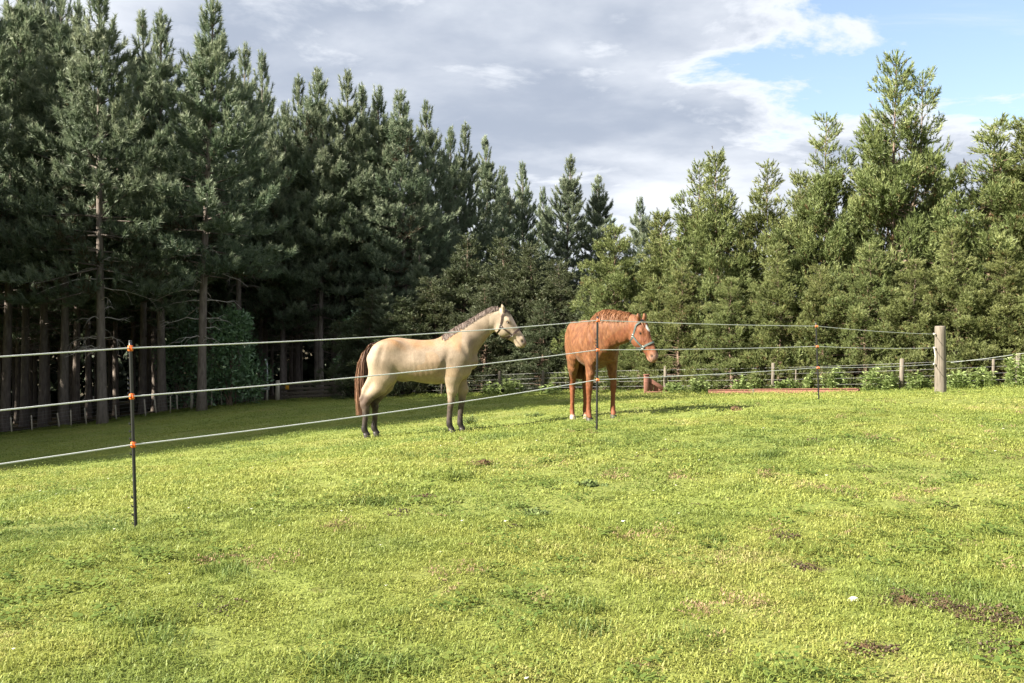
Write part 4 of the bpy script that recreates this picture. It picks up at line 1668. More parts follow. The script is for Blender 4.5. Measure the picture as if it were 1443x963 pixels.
def hoof(parent, foot, rz, mat, sc=1.0):
    n = 14
    rows = [(-.03, .058, .055, .004), (.012, .057, .054, .002), (.05, .049, .047, -.012), (.078, .042, .040, -.022), (.082, .026, .026, -.024)]
    V = []
    for z, a, b, dx in rows:
        for j in range(n):
            p = 2 * math.pi * j / n
            V.append(((math.cos(p) * a * (1.12 if math.cos(p) > 0 else .85) + dx) * sc, math.sin(p) * b * sc, z * sc))
    F = [[i * n + j, i * n + (j + 1) % n, (i + 1) * n + (j + 1) % n, (i + 1) * n + j] for i in range(4) for j in range(n)] + [[4 * n + j for j in range(n)], list(range(n))[::-1]]
    V = np.array(V) @ rotz(rz).T + np.asarray(foot)
    put('hoof', np_mesh('hoof', V, F, None, True), mat, parent)


def hair_ribbons(name, strands, width, mat, parent, rng, taper=0.25):
    Vs, Fs, Ts, n0 = [], [], [], 0
    for pts, t in strands:
        P = np.array(pts, float)
        m = len(P)
        T = unit(np.gradient(P, axis=0))
        sd = unit(np.cross(T, rng.randn(3)))
        w = width * (0.6 + 0.8 * rng.rand()) * np.linspace(1, taper, m)[:, None] / 2
        up = unit(np.cross(T, sd)) * w * .45
        V = np.stack([P - sd * w, P + up, P + sd * w], 1).reshape(-1, 3)
        for i in range(m - 1):
            a = n0 + i * 3
            Fs += [[a, a + 1, a + 4, a + 3], [a + 1, a + 2, a + 5, a + 4]]
        Vs.append(V)
        Ts.append(np.full(len(V), t))
        n0 += len(V)
    return put(name, np_mesh(name, np.concatenate(Vs), Fs, {'tint': ('FLOAT', np.concatenate(Ts))}, True), mat, parent)


def strap(parent, name, pts, nrm, width, mat, thick=0.006, skin=None):
    """flat band along pts, lying on the surface whose outward normals are nrm"""
    P, N = np.array(pts, float), unit(np.array(nrm, float))
    if skin:
        P = np.array([skin.clear(p, .005) for p in P])
    T = unit(np.gradient(P, axis=0))
    B = unit(np.cross(T, N))
    rows = [P - B * width / 2, P - B * width / 2 + N * thick, P + B * width / 2 + N * thick, P + B * width / 2]
    V = np.stack(rows, 1).reshape(-1, 3)
    F = []
    for i in range(len(P) - 1):
        for j in range(4):
            k = (j + 1) % 4
            F.append([i * 4 + j, i * 4 + k, i * 4 + 4 + k, i * 4 + 4 + j])
    return put(name, np_mesh(name, V, F, None, False), mat, parent)


def halter(root, fr, mat, mat2, wid, metal, skin):
    O, A, N = fr
    side = np.cross(A, N)
    g = 1.07
    loop = [head_point(fr, .335, p, g) for p in np.linspace(0, 2 * math.pi, 29)]
    cen = lambda s: O + A * s
    strap(root, 'noseband', loop, [p - cen(.335) + A * .0 for p in loop], wid * 1.15, mat2, skin=skin)
    # poll strap and throat lash: one loop behind the ears down to the jaw corner
    pl = []
    for p in np.linspace(0, 2 * math.pi, 33):
        s = -.025 + .10 * (1 - math.cos(p)) * .5 + (.10 if abs(p - math.pi) < 1.0 else .10 * max(0, 1 - (abs(p - math.pi) - 1.0) / .8))
        pl.append(head_point(fr, s, p, 1.10 + .10 * max(0, math.cos(p)) ** .5))
    strap(root, 'crown_strap', pl, [p - cen(.05) for p in pl], wid, mat, skin=skin)
    for sg in (-1, 1):
        a = head_point(fr, .335, sg * math.radians(100), g)
        b = head_point(fr, .115, sg * math.radians(112), 1.13)
        pts = [a + (b - a) * t + side * sg * .014 * math.sin(math.pi * t) for t in np.linspace(0, 1, 7)]
        strap(root, 'cheek_strap', pts, [side * sg + N * -.1] * 7, wid, mat, skin=skin)
        c = head_point(fr, .245, math.radians(180), 1.10)
        p2 = [head_point(fr, .335 - .09 * t, sg * math.radians(105 + 75 * t), 1.09) for t in np.linspace(0, 1, 8)]
        strap(root, 'jaw_strap', p2, [p - cen(.28) for p in p2], wid, mat, skin=skin)
        mb = MB()
        ph = np.linspace(0, 2 * math.pi, 13)
        u, v = A, N
        mb.tube([a + side * sg * .008 + (u * math.cos(q) + v * math.sin(q)) * .021 for q in ph], .0045, 6, cap=False)
        mb.build('halter_ring', metal, root)
        mb = MB()
        mb.tube([b + side * sg * .008 + (u * math.cos(q) + v * math.sin(q)) * .019 for q in ph], .004, 6, cap=False)
        mb.build('halter_ring', metal, root)


def finish_horse(root, V, Q, col, mat):
    me = np_mesh('horse_body', V, Q, {'col': ('FLOAT_COLOR', np.c_[col, np.ones(len(V))])}, True)
    return put('body', me, mat, root)


def eyes(root, hp, fr):
    for sg in (-1, 1):
        c = hp(.147, .057, sg * .0865)
        n, m = 10, 8
        V = [c + .019 * np.array([math.cos(a) * math.cos(b), math.sin(a) * math.cos(b), math.sin(b)]) for b in np.linspace(-1.5, 1.5, m) for a in np.linspace(0, 2 * math.pi, n, endpoint=False)]
        F = [[i * n + j, i * n + (j + 1) % n, (i + 1) * n + (j + 1) % n, (i + 1) * n + j] for i in range(m - 1) for j in range(n)]
        put('eye', np_mesh('eye', V, F, None, True), M['eye'], root)


def mixc(a, b, t):
    t = np.asarray(t)[:, None]
    return a * (1 - t) + np.asarray(b) * t


def vn3(V, sc, seed):
    return (vnoise(V[:, 0] + V[:, 1] * .7, V[:, 2] + 3, sc, seed) + vnoise(V[:, 1] * 1.3 + 5, V[:, 2] * .8 + V[:, 0], sc, seed + 1)) / 2


def mane_on(root, neck, skin, sg, n, span, mat, rng, width, waves, start):
    """hair from the crest lying down one side of the neck; span: shortest and longest reach as an angle round the neck"""
    C = np.array([k[0] for k in neck])
    RA, RB = np.array([k[1] for k in neck]), np.array([k[2] for k in neck])
    T = unit(np.gradient(C, axis=0))
    st = []
    for i in range(n):
        u = start + rng.rand() * (len(C) - 1.02 - start)
        k = int(u)
        f = u - k
        c, ra, rb, t = (A_[k] * (1 - f) + A_[k + 1] * f for A_ in (C, RA, RB, T))
        lat = unit(np.cross((0, 0, 1.0), t)) * sg
        up = unit(np.cross(t, np.cross((0, 0, 1.0), t)))
        wave = .35 * math.sin(u * waves) + .35 * math.sin(u * waves * 2.3 + 1) + .3 * math.sin(u * waves * 4.1 + 2)
        reach = span[0] + (span[1] - span[0]) * rng.rand() + .07 * wave
        ph0 = -.10 + .16 * rng.rand()
        off = 1.0 + .035 * rng.rand() + .02 * wave
        sl_ = rng.randn() * .02 - .03
        pts = []
        for q in np.linspace(0, 1, 7):
            ph = ph0 + (reach - ph0) * q
            lift = off + .05 * math.sin(math.pi * min(1, q * 1.25)) * (1 - q * .6)
            w = c + up * ra * 1.1 * math.cos(ph) + lat * (rb * 1.15 * math.sin(ph)) + t * sl_ * q + np.array([0, 0, -.02 * q * q])
            pts.append(skin.lay(w, .003 + .007 * rng.rand() + (off - 1) * .10 + .006 * math.sin(math.pi * min(1, q * 1.2))))
        st.append((pts, np.clip(.52 + .12 * wave + .08 * rng.randn(), 0, 1)))
    return hair_ribbons('mane', st, width, mat, root, rng, .45)


# --- buckskin, side on, looking right
def build_buckskin():
    rng = np.random.RandomState(31)
    x0, d0 = (632.9 - CX) / F_PX * 15.2, 15.2
    zb = EYE - (613 - HY) / F_PX * 15.2
    root = thing('horse', 'pale buckskin horse with dark lower legs and brown tail, standing side on', 'horse', (x0, d0, zb), 0, 'horses in the paddock')
    feet = []
    for fx, fy in ((.055, -.135), (.205, .135), (-1.235, -.135), (-1.125, .135)):
        feet.append((fx, fy, gz(x0 + fx, d0 + fy) - zb - .004))
    neck = [((.14, 0, 1.30), .270, .150, (0, 1, 0)), ((.30, 0, 1.48), .212, .116, (0, 1, 0)), ((.445, 0, 1.612), .168, .095, (0, 1, 0)),
            ((.585, 0, 1.718), .147, .083, (0, 1, 0)), ((.705, 0, 1.785), .140, .076, (0, 1, 0)), ((.775, 0, 1.80), .13, .07, (0, 1, 0))]
    A = unit(np.array([.625, -.03, -.78]))
    N = unit(np.array([.78, 0, .625]) - A * (np.array([.78, 0, .625]) @ A))
    fr = (np.array([.765, 0, 1.795]), A, N)
    V, Q, hp = horse_body(feet, neck, fr)
    V = smooth_verts(V, Q, 2)
    x, y, z = V.T
    n1, n2 = vn3(V, .12, 3), vn3(V, .035, 5)
    col = np.tile(np.array([.198, .155, .110]), (len(V), 1))
    col = mixc(col, (.245, .142, .068), sstep(z + .16 * (n1 - .5), 1.22, 1.50) * (x < .2) * .85 * (.5 + n1 * .8))
    col = mixc(col, (.275, .215, .145), sstep(z, 1.15, .85) * .5 * (x < .5))
    col = mixc(col, (.31, .255, .185), sstep(x, -1.02, -1.2) * .6 * (z > .6))
    col = mixc(col, (.25, .155, .075), (vn3(V, .22, 9) > .60) * .30 * (z > .9))
    front = x > -.4
    legtop = np.where(front, .66, .72) + .12 * (n1 - .5)
    col = mixc(col, (.042, .031, .026), sstep(z, legtop, legtop - .22) * (.68 + .5 * n2) * (z < .8))
    col = mixc(col, (.016, .013, .012), sstep(z, .32, .13) * .92)
    hock = (~front) & (y * 0 + x > -1.45)
    col = mixc(col, (.09, .06, .045), hock * sstep(np.abs(z - .52), .16, .02) * sstep(x, -1.12, -1.26) * .8)
    # head
    s = (V - fr[0]) @ fr[1]
    m = (V - fr[0]) @ fr[2]
    hd = (x > .62) & (s > -.1)
    col = mixc(col, (.37, .30, .225), hd * .6)
    col = mixc(col, (.085, .065, .058), hd * sstep(s, .455, .53) * sstep(m, -.01, .05) * .75)
    col = mixc(col, (.46, .385, .295), hd * sstep(m, .085, .125) * (s > .1) * (s < .46) * .7)
    for sg in (-1, 1):
        for (es, en, ev, er, cc, st) in ((.512, .050, .066, .028, (.025, .02, .018), .95), (.147, .057, .092, .034, (.12, .08, .055), .8)):
            c = hp(es, en, sg * ev)
            col = mixc(col, cc, sstep(np.linalg.norm(V - c, axis=1), er, er * .5) * st)
    c = hp(.535, -.016, 0)
    col = mixc(col, (.10, .07, .06), hd * (s > .42) * sstep(np.abs(m + .016), .014, .004) * .8)
    skin = Skin(V, Q)
    rib = .0009 * np.sin(2 * math.pi * (x + .18 * (z - 1)) / .085) * sstep(x, -.62, -.50) * sstep(x, -.08, -.2) * sstep(z, .86, .95) * sstep(z, 1.30, 1.15)
    V[:, 1] += rib * np.sign(y)
    finish_horse(root, V, Q, np.clip(col, 0, 1), M['sleek_coat'])
    for ft in feet:
        hoof(root, ft, 0, M['horn'])
    eyes(root, hp, fr)
    # short ruffled mane lying over on the near side
    mane_on(root, neck, skin, -1, 1700, (.32, .74), M['buckskin_mane_hair'], rng, .009, 15.0, .03)
    st = []
    for i in range(60):
        p = hp(-.02 + .01 * rng.randn(), .145, .02 * rng.randn())
        pts = [p]
        d = unit(fr[2] * .4 + fr[1] * .9 + np.array([0, rng.randn() * .25, .1]))
        for q in range(5):
            p = p + d * .021
            pts.append(p)
            d = unit(d + fr[1] * .2 - fr[2] * .12)
        st.append((pts, np.clip(.25 + .15 * rng.randn(), 0, 1)))
    hair_ribbons('forelock', st, .010, M['buckskin_mane_hair'], root, rng)
    # tail
    st = []
    for i in range(700):
        a, r = rng.rand() * 6.28, rng.rand() ** .5
        p = np.array([-1.10 - .05 * rng.rand(), math.cos(a) * r * .035, 1.385 + math.sin(a) * r * .03])
        side = np.array([math.cos(a) * r, math.sin(a) * r])
        endz = .12 + .42 * rng.rand() ** 2.2 if rng.rand() < .75 else .55 + .4 * rng.rand()
        key = [(-1.10, 1.395), (-1.20, 1.375), (-1.268, 1.27), (-1.298, 1.10), (-1.305, .85), (-1.312, .55), (-1.318, .30), (-1.318, .12)]
        pts = []
        for (kx, kz) in key:
            w = .042 + .092 * sstep([1.36 - kz], 0, .45)[0] * (1 - .45 * sstep([.75 - kz], 0, .6)[0])
            q = np.array([kx + side[1] * w + .008 * rng.randn(), side[0] * w * .8 + .004 * rng.randn(), kz + side[1] * .03 * (kz > 1.2)])
            if kz < endz:
                break
            pts.append(q)
        if len(pts) > 2:
            st.append((pts, np.clip(.45 - .35 * (side[1] > .1) * (side[0] < .2) + .35 * (side[1] < -.45) + .14 * rng.randn(), 0, 1)))
    hair_ribbons('tail', st, .011, M['buckskin_tail_hair'], root, rng, .25)
    halter(root, fr, M['brown_leather'], M['brown_leather'], .026, M['brass_ring'], skin)
    return root


# --- chestnut, facing the camera's right, head turned to its left and hanging
def build_chestnut():
    rng = np.random.RandomState(57)
    th = R(-79)
    d0 = 14.42
    x0 = (839 - CX) / F_PX * d0 + .06
    zb = EYE - (590.5 - HY) / F_PX * 14.35
    root = thing('horse', 'chestnut horse with shaggy red brown coat and white star, facing right of the camera', 'horse', (x0, d0, zb), th, 'horses in the paddock')
    root.scale = (.955,) * 3
    Rm = rotz(th) * .955
    feet = []
    for fx, fy in ((.10, -.185), (.06, .205), (-1.17, -.115), (-1.22, .115)):
        w = Rm @ np.array([fx, fy, 0])
        feet.append((fx, fy, (gz(x0 + w[0], d0 + w[1]) - zb) / .955 - .004))
    inv = rotz(th).T
    wl = lambda v: inv @ np.array(v, float)          # world direction to local
    fwd = wl((.66, -.75, .0))
    latn = unit(np.cross((0, 0, 1.0), fwd))
    latb = np.array([0, 1.0, 0])
    c0 = np.array([.17, 0, 1.27])
    c1 = c0 + np.array([.15, .025, .075])
    c2 = c1 + fwd * .17 + np.array([0, 0, .02])
    c3 = c2 + fwd * .18 + np.array([0, 0, .015])
    c4 = c3 + fwd * .17 + np.array([0, 0, .03])
    neck = [(c0, .285, .175, unit(latb + latn)), (c1, .27, .155, 0), (c2, .235, .128, 0), (c3, .20, .112, 0), (c4, .165, .094, 0)]
    A = wl(unit(np.array([.37, -.30, -.87])))
    N0 = wl((.72, -.66, .28))
    N = unit(N0 - A * (N0 @ A))
    fr = (c4 + fwd * .07 + np.array([0, 0, .0]), A, N)
    V, Q, hp = horse_body(feet, neck, fr, belly=.035, fat=1.05)
    V = smooth_verts(V, Q, 2)
    # winter coat: tufted relief along the hair
    nrm = np.zeros_like(V)
    fn = np.cross(V[Q[:, 2]] - V[Q[:, 0]], V[Q[:, 3]] - V[Q[:, 1]])
    for i in range(4):
        for c in range(3):
            nrm[:, c] += np.bincount(Q[:, i], fn[:, c], len(V))
    nrm = unit(nrm)
    rag = vn3(V * [1, 1, .55], .045, 21) - .5
    V = V + nrm * (rag * .014 * sstep(V[:, 2], .25, .8))[:, None]
    x, y, z = V.T
    n1, n2 = vn3(V, .13, 3), vn3(V * [1, 1, .6], .026, 5)
    col = np.tile(np.array([.115, .047, .0185]), (len(V), 1))
    col = mixc(col, (.185, .078, .032), sstep(n2, .45, .75) * .7)
    col = mixc(col, (.078, .021, .008), sstep(n2, .45, .2) * .7)
    col = mixc(col, (.20, .088, .037), sstep(z, 1.30, 1.50) * .45 * (x < .3))
    col = mixc(col, (.20, .092, .042), (x < -.9) * (z > .7) * .25)
    col = mixc(col, (.16, .045, .017), sstep(z, .65, .45) * .6)
    s, m = (V - fr[0]) @ A, (V - fr[0]) @ N
    v = (V - fr[0]) @ np.cross(A, N)
    hd = (s > -.06) & (x > .45)
    col = mixc(col, (.15, .048, .02), hd * .5)
    col = mixc(col, (.62, .60, .58), hd * (m > .06) * sstep(np.hypot((s - .115) / 1.9, v), .036, .022))
    col = mixc(col, (.28, .165, .115), hd * sstep(s, .44, .52) * .7)
    col = mixc(col, (.12, .07, .055), hd * sstep(s, .49, .55) * sstep(m, -.01, .06) * .8)
    for sg in (-1, 1):
        for (es, en, ev, er, cc, stg) in ((.512, .050, .066, .028, (.03, .018, .015), .95), (.147, .057, .092, .032, (.10, .045, .025), .85)):
            c = hp(es, en, sg * ev)
            col = mixc(col, cc, sstep(np.linalg.norm(V - c, axis=1), er, er * .5) * stg)
    col = mixc(col, (.10, .05, .04), hd * (s > .42) * sstep(np.abs(m + .016), .014, .004) * .8)
    hindr = (x < -.8) & (y < 0)
    hindl = (x < -.8) & (y > 0)
    col = mixc(col, (.48, .42, .35), hindr * sstep(z - feet[2][2], .10, .07) * .8)
    col = mixc(col, (.42, .35, .28), hindl * sstep(z - feet[3][2], .085, .06) * .7)
    skin = Skin(V, Q)
    finish_horse(root, V, Q, np.clip(col, 0, 1), M['shaggy_coat'])
    for i, ft in enumerate(feet):
        hoof(root, ft, 0, M['pale_horn'] if i > 1 else M['horn'])
    eyes(root, hp, fr)
    # thick mane lying on the near side
    mane_on(root, neck, skin, -1, 2300, (.45, 1.15), M['chestnut_hair'], rng, .009, 9.0, .0)
    st = []
    for i in range(90):
        p = hp(-.03 + .01 * rng.randn(), .11, .03 * rng.randn())
        pts = [p]
        d = unit(N * .5 + A * .8 + rng.randn(3) * .2)
        for q in range(6):
            p = p + d * .018
            pts.append(p)
            d = unit(d + A * .25 - N * .12)
        st.append((pts, np.clip(.35 + .2 * rng.randn(), 0, 1)))
    hair_ribbons('forelock', st, .010, M['chestnut_hair'], root, rng)
    st = []
    for i in range(380):
        a, r = rng.rand() * 6.28, rng.rand() ** .5
        sx, sy = math.sin(a) * r, math.cos(a) * r
        endz = .28 + .5 * rng.rand() ** 2
        pts = []
        for (kx, kz) in [(-1.10, 1.40), (-1.20, 1.37), (-1.262, 1.24), (-1.29, 1.05), (-1.30, .80), (-1.305, .52), (-1.305, .28)]:
            w = .03 + .07 * sstep([1.36 - kz], 0, .45)[0] * (1 - .35 * sstep([.7 - kz], 0, .5)[0])
            if kz < endz:
                break
            pts.append(np.array([kx + sx * w, sy * w + .015, kz]) + rng.randn(3) * .004)
        st.append((pts, np.clip(.75 + .2 * rng.randn() - .3 * (sx > .3), 0, 1)))
    hair_ribbons('tail', st, .013, M['chestnut_hair'], root, rng, .35)
    halter(root, fr, M['teal_webbing'], M['teal_webbing'], .024, M['brass_ring'], skin)
    return root


build_buckskin()
build_chestnut()


# ------------------------------------------------------------------ grass and what lies in it
TUFT = bpy.data.collections.new("tufts")            # templates, not linked to the scene


def tuft_mesh(name, mat, seed, n, rad, h, w, kind='blade'):
    rng = np.random.RandomState(seed)
    Vs, Fs, Ts, n0 = [], [], [], 0
    for i in range(n):
        a, r = rng.rand() * 6.28, rng.rand() ** .5
        p = np.array([math.cos(a) * r * rad, math.sin(a) * r * rad, -.006])
        if kind == 'blade':
            hh = h * .54 * (.45 + .75 * rng.rand())
            az = rng.rand() * 6.28
            lean = .45 + 1.1 * rng.rand()
            d = np.array([math.cos(az), math.sin(az), 0])
            sd = np.array([-d[1], d[0], 0]) * w * (.6 + .6 * rng.rand()) / 2
            m = p + d * lean * hh * .35 + np.array([0, 0, hh * .62])
            t = p + d * lean * hh * 1.05 + np.array([0, 0, hh * (1.0 - .40 * lean)])
            Vs.append([p - sd, p + sd, m + sd * .85, m - sd * .85, t])
            Fs += [[n0, n0 + 1, n0 + 2, n0 + 3], [n0 + 3, n0 + 2, n0 + 4]]
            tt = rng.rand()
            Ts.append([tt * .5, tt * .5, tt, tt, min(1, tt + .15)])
            n0 += 5
        elif kind == 'leaf':
            az = rng.rand() * 6.28
            d = unit(np.array([math.cos(az), math.sin(az), .35 * rng.rand()]))
            s = w * (.7 + .6 * rng.rand())
            sd = unit(np.cross(d, [0, 0, 1.0])) * s * .42
            z = np.array([0, 0, h * rng.rand()])
            q = p + z
            Vs.append([q, q + d * s * .35 + sd, q + d * s * .8 + sd * .8, q + d * s, q + d * s * .8 - sd * .8, q + d * s * .35 - sd])
            Fs.append([n0 + k for k in range(6)])
            Ts.append([rng.rand()] * 6)
            n0 += 6
        else:                                        # crumb
            s = w * (.4 + rng.rand())
            v = unit(rng.randn(6, 3)) * s * [1, 1, .7]
            v = np.array([[1, 0, 0], [-1, 0, 0], [0, 1, 0], [0, -1, 0], [0, 0, .8], [0, 0, -.8]]) * s * (.7 + .6 * rng.rand(6, 1))
            Vs.append(v @ rotz(rng.rand() * 6).T + p + np.array([0, 0, s * .4 + h * (1 - r) * rng.rand()]))
            Fs += [[n0 + a_, n0 + b_, n0 + c_] for a_, b_, c_ in ((0, 2, 4), (2, 1, 4), (1, 3, 4), (3, 0, 4), (2, 0, 5), (1, 2, 5), (3, 1, 5), (0, 3, 5))]
            Ts.append([rng.rand()] * 6)
            n0 += 6
    me = np_mesh(name, np.concatenate([np.array(v, float) for v in Vs]), Fs, {'tint': ('FLOAT', np.concatenate([np.array(t, float) for t in Ts]))}, False)
    me.materials.append(mat)
    o = bpy.data.objects.new(name, me)
    return o


def scatter(name, label, templates, P, rot, scl, tint, idx, kind='stuff'):
    """one object: a point mesh whose points carry small copies of the templates"""
    col = bpy.data.collections.new(name + '_templates')
    for o in templates:
        col.objects.link(o)
    me = bpy.data.meshes.new(name)
    me.vertices.add(len(P))
    me.vertices.foreach_set('co', np.asarray(P, np.float32).ravel())
    for an, k, dat, f in (('rot', 'FLOAT_VECTOR', rot, 'vector'), ('scl', 'FLOAT_VECTOR', scl, 'vector'), ('tint', 'FLOAT', tint, 'value'), ('pick', 'INT', idx, 'value')):
        a = me.attributes.new(an, k, 'POINT')
        a.data.foreach_set(f, np.asarray(dat, np.int32 if k == 'INT' else np.float32).ravel())
    ng = bpy.data.node_groups.new(name, 'GeometryNodeTree')
    ng.interface.new_socket('Geometry', in_out='INPUT', socket_type='NodeSocketGeometry')
    ng.interface.new_socket('Geometry', in_out='OUTPUT', socket_type='NodeSocketGeometry')
    N, L = ng.nodes, ng.links
    gi, go = N.new('NodeGroupInput'), N.new('NodeGroupOutput')
    ip = N.new('GeometryNodeInstanceOnPoints')
    ci = N.new('GeometryNodeCollectionInfo')
    ci.inputs['Collection'].default_value = col
    ci.inputs['Separate Children'].default_value = True
    ci.inputs['Reset Children'].default_value = True
    L.new(ci.outputs[0], ip.inputs['Instance'])
    ip.inputs['Pick Instance'].default_value = True

    def attr(n, t):
        x = N.new('GeometryNodeInputNamedAttribute')
        x.data_type = t
        x.inputs['Name'].default_value = n
        return x.outputs['Attribute']
    L.new(attr('pick', 'INT'), ip.inputs['Instance Index'])
    e2r = N.new('FunctionNodeEulerToRotation')
    L.new(attr('rot', 'FLOAT_VECTOR'), e2r.inputs[0])
    L.new(e2r.outputs[0], ip.inputs['Rotation'])
    L.new(attr('scl', 'FLOAT_VECTOR'), ip.inputs['Scale'])
    L.new(gi.outputs[0], ip.inputs['Points'])
    L.new(ip.outputs[0], go.inputs[0])
    o = bpy.data.objects.new(name, me)
    COL.objects.link(o)
    md = o.modifiers.new('scatter', 'NODES')
    md.node_group = ng
    tag(o, label, kind=kind)
    return o


def view_points(rng, d0, d1, dens, margin=0.10):
    """random ground points in the strip of the paddock between two depths"""
    n = int(dens * (1.03 + 2 * margin) * (d1 * d1 - d0 * d0) / 2)
    d = np.sqrt(rng.uniform(d0 * d0, d1 * d1, n))
    x = rng.uniform(-.515 - margin, .515 + margin, n) * d
    return x, d


def slope_rot(x, y, rng, tilt=.1):
    e = .15
    gx = (ground_z(x + e, y) - ground_z(x - e, y)) / (2 * e)
    gy = (ground_z(x, y + e) - ground_z(x, y - e)) / (2 * e)
    return np.c_[np.arctan(gy) + tilt * rng.randn(len(x)), -np.arctan(gx) + tilt * rng.randn(len(x)), rng.rand(len(x)) * 0]


def patch_tint(x, y, rng):
    t = .42 + .55 * (vnoise(x, y, 1.1, 31) - .5) + .45 * (vnoise(x, y, .35, 32) - .5) + .35 * (vnoise(x, y, 4.5, 33) - .5) + .09 * rng.randn(len(x))
    return np.clip(t, 0, 1)


def build_grass():
    rng = np.random.RandomState(101)
    G = M['grass_blade']
    X, Y, S, I, T = [], [], [], [], []
    tmpl = []
    bands = ((2.3, 6.5, 520, [('blade', 34, .075, .052, .0052), ('blade', 30, .085, .042, .0060), ('blade', 38, .070, .062, .0045)]),
             (6.5, 13.0, 170, [('blade', 34, .12, .050, .0080), ('blade', 34, .13, .042, .0090)]),
             (13.0, 26.0, 42, [('blade', 40, .22, .040, .012), ('blade', 40, .24, .036, .014)]),
             (26.0, 62.0, 7.5, [('blade', 40, .48, .055, .028), ('blade', 40, .50, .050, .030)]))
    for d0, d1, dens, ts in bands:
        k0 = len(tmpl)
        for j, (kd, n, r, h, w) in enumerate(ts):
            tmpl.append(tuft_mesh('tuft_%02d' % len(tmpl), G, 50 + len(tmpl), n, r, h, w))
        x, y = view_points(rng, d0, d1, dens)
        h = .62 + .75 * vnoise(x, y, .55, 41) ** 1.6 + .5 * (vnoise(x, y, .16, 42) > .80) + .22 * rng.randn(len(x))
        keep = (soil_at(x, y) < .30 + 1.3 * rng.rand(len(x))) & (beyond(x, y) < 1.0 + 1.5 * rng.rand(len(x))) & (rng.rand(len(x)) < .55 + .9 * vnoise(x, y, .45, 44))
        x, y, h = x[keep], y[keep], h[keep]
        X.append(x); Y.append(y)
        S.append(np.clip(h, .4, 2.0))
        I.append(k0 + rng.randint(0, len(ts), len(x)))
    x, y, s, i = (np.concatenate(a) for a in (X, Y, S, I))
    rot = slope_rot(x, y, rng)
    rot[:, 2] = rng.rand(len(x)) * 6.28
    scl = np.c_[np.ones(len(x)) * (.85 + .3 * rng.rand(len(x))), np.ones(len(x)), s]
    scl[:, 1] = scl[:, 0]
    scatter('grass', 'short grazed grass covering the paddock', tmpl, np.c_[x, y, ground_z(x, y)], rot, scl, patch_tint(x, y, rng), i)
    print('grass instances', len(x))

    # coarser darker tussocks and clover among it
    tm = [tuft_mesh('clover_a', M['clover_leaf'], 71, 46, .10, .030, .013, 'leaf'), tuft_mesh('clover_b', M['clover_leaf'], 72, 34, .09, .028, .017, 'leaf'), tuft_mesh('clover_c', M['clover_leaf'], 73, 22, .07, .03, .024, 'leaf')]
    x, y = view_points(rng, 2.4, 15, 26)
    pr = vnoise(x, y, .9, 61) * .6 + vnoise(x, y, .28, 62) * .4
    keep = (pr > .56) & (soil_at(x, y) < .3) & (rng.rand(len(x)) < np.clip(7 / y, .25, 1))
    x, y = x[keep], y[keep]
    r = slope_rot(x, y, rng)
    r[:, 2] = rng.rand(len(x)) * 6.28
    s = (.7 + .7 * rng.rand(len(x)))[:, None] * [1, 1, 1]
    scatter('clover', 'clover and small broad leaves scattered through the grass', tm, np.c_[x, y, ground_z(x, y) + .012], r, s, rng.rand(len(x)), rng.randint(0, 3, len(x)))

    tm = [tuft_mesh('dry_a', M['dry_grass'], 81, 60, .085, .035, .0045), tuft_mesh('dry_b', M['dry_grass'], 82, 44, .11, .028, .0055)]
    x, y = view_points(rng, 2.6, 22, 5.0)
    side = np.clip(.35 + (x / y) * 1.1, .12, 1)
    keep = (vnoise(x, y, .8, 64) > .52) & (rng.rand(len(x)) < side * np.clip(6 / y, .15, .7))
    x, y = x[keep], y[keep]
    hand = np.array([at_px(px, py)[:2] for px, py in ((1048, 851), (1276, 708), (680, 654), (990, 858), (1140, 687), (1195, 694), (958, 672), (1077, 669), (480, 755), (1236, 622), (870, 667), (640, 812), (905, 760), (322, 800), (1290, 690), (370, 805))])
    cl = np.repeat(hand, 7, 0) + rng.randn(len(hand) * 7, 2) * [.07, .10]
    x, y = np.r_[x, cl[:, 0]], np.r_[y, cl[:, 1]]
    r = slope_rot(x, y, rng, .3)
    r[:, 2] = rng.rand(len(x)) * 6.28
    s = (.6 + .6 * rng.rand(len(x)))[:, None] * np.array([1, 1, 1])
    scatter('dry_grass', 'dry pinkish brown grass clippings lying in small heaps', tm, np.c_[x, y, ground_z(x, y) + .012], r, s, rng.rand(len(x)), rng.randint(0, 2, len(x)))

    tm = [tuft_mesh('crumb_a', M['soil_crumb'], 91, 34, .065, .012, .0042, 'crumb'), tuft_mesh('crumb_b', M['soil_crumb'], 92, 20, .050, .014, .0062, 'crumb')]
    x, y = view_points(rng, 2.6, 20, 2.6)
    keep = (vnoise(x, y, .6, 66) > .55) & (rng.rand(len(x)) < np.clip(.3 + (x / y), .12, .8) * np.clip(6 / y, .2, .7))
    x, y = x[keep], y[keep]
    for sx, sy, sr in _SOILP:
        n = int(5 + 90 * sr)
        x, y = np.r_[x, sx + rng.randn(n) * sr * .55], np.r_[y, sy + rng.randn(n) * sr * .8]
    hand = np.array([at_px(px, py)[:2] for px, py in ((681, 653), (1036, 578), (600, 701), (305, 640), (497, 702), (470, 742), (317, 857), (1140, 620), (1215, 660), (40, 640), (560, 720), (1205, 600))])
    cl = np.repeat(hand, 5, 0) + rng.randn(len(hand) * 5, 2) * [.06, .10]
    x, y = np.r_[x, cl[:, 0]], np.r_[y, cl[:, 1]]
    r = slope_rot(x, y, rng)
    r[:, 2] = rng.rand(len(x)) * 6.28
    s = (.6 + .8 * rng.rand(len(x)))[:, None] * [1, 1, 1.0]
    scatter('soil_crumbs', 'dark soil crumbs turned up through the grass', tm, np.c_[x, y, ground_z(x, y) + .012], r, s, rng.rand(len(x)), rng.randint(0, 2, len(x)))

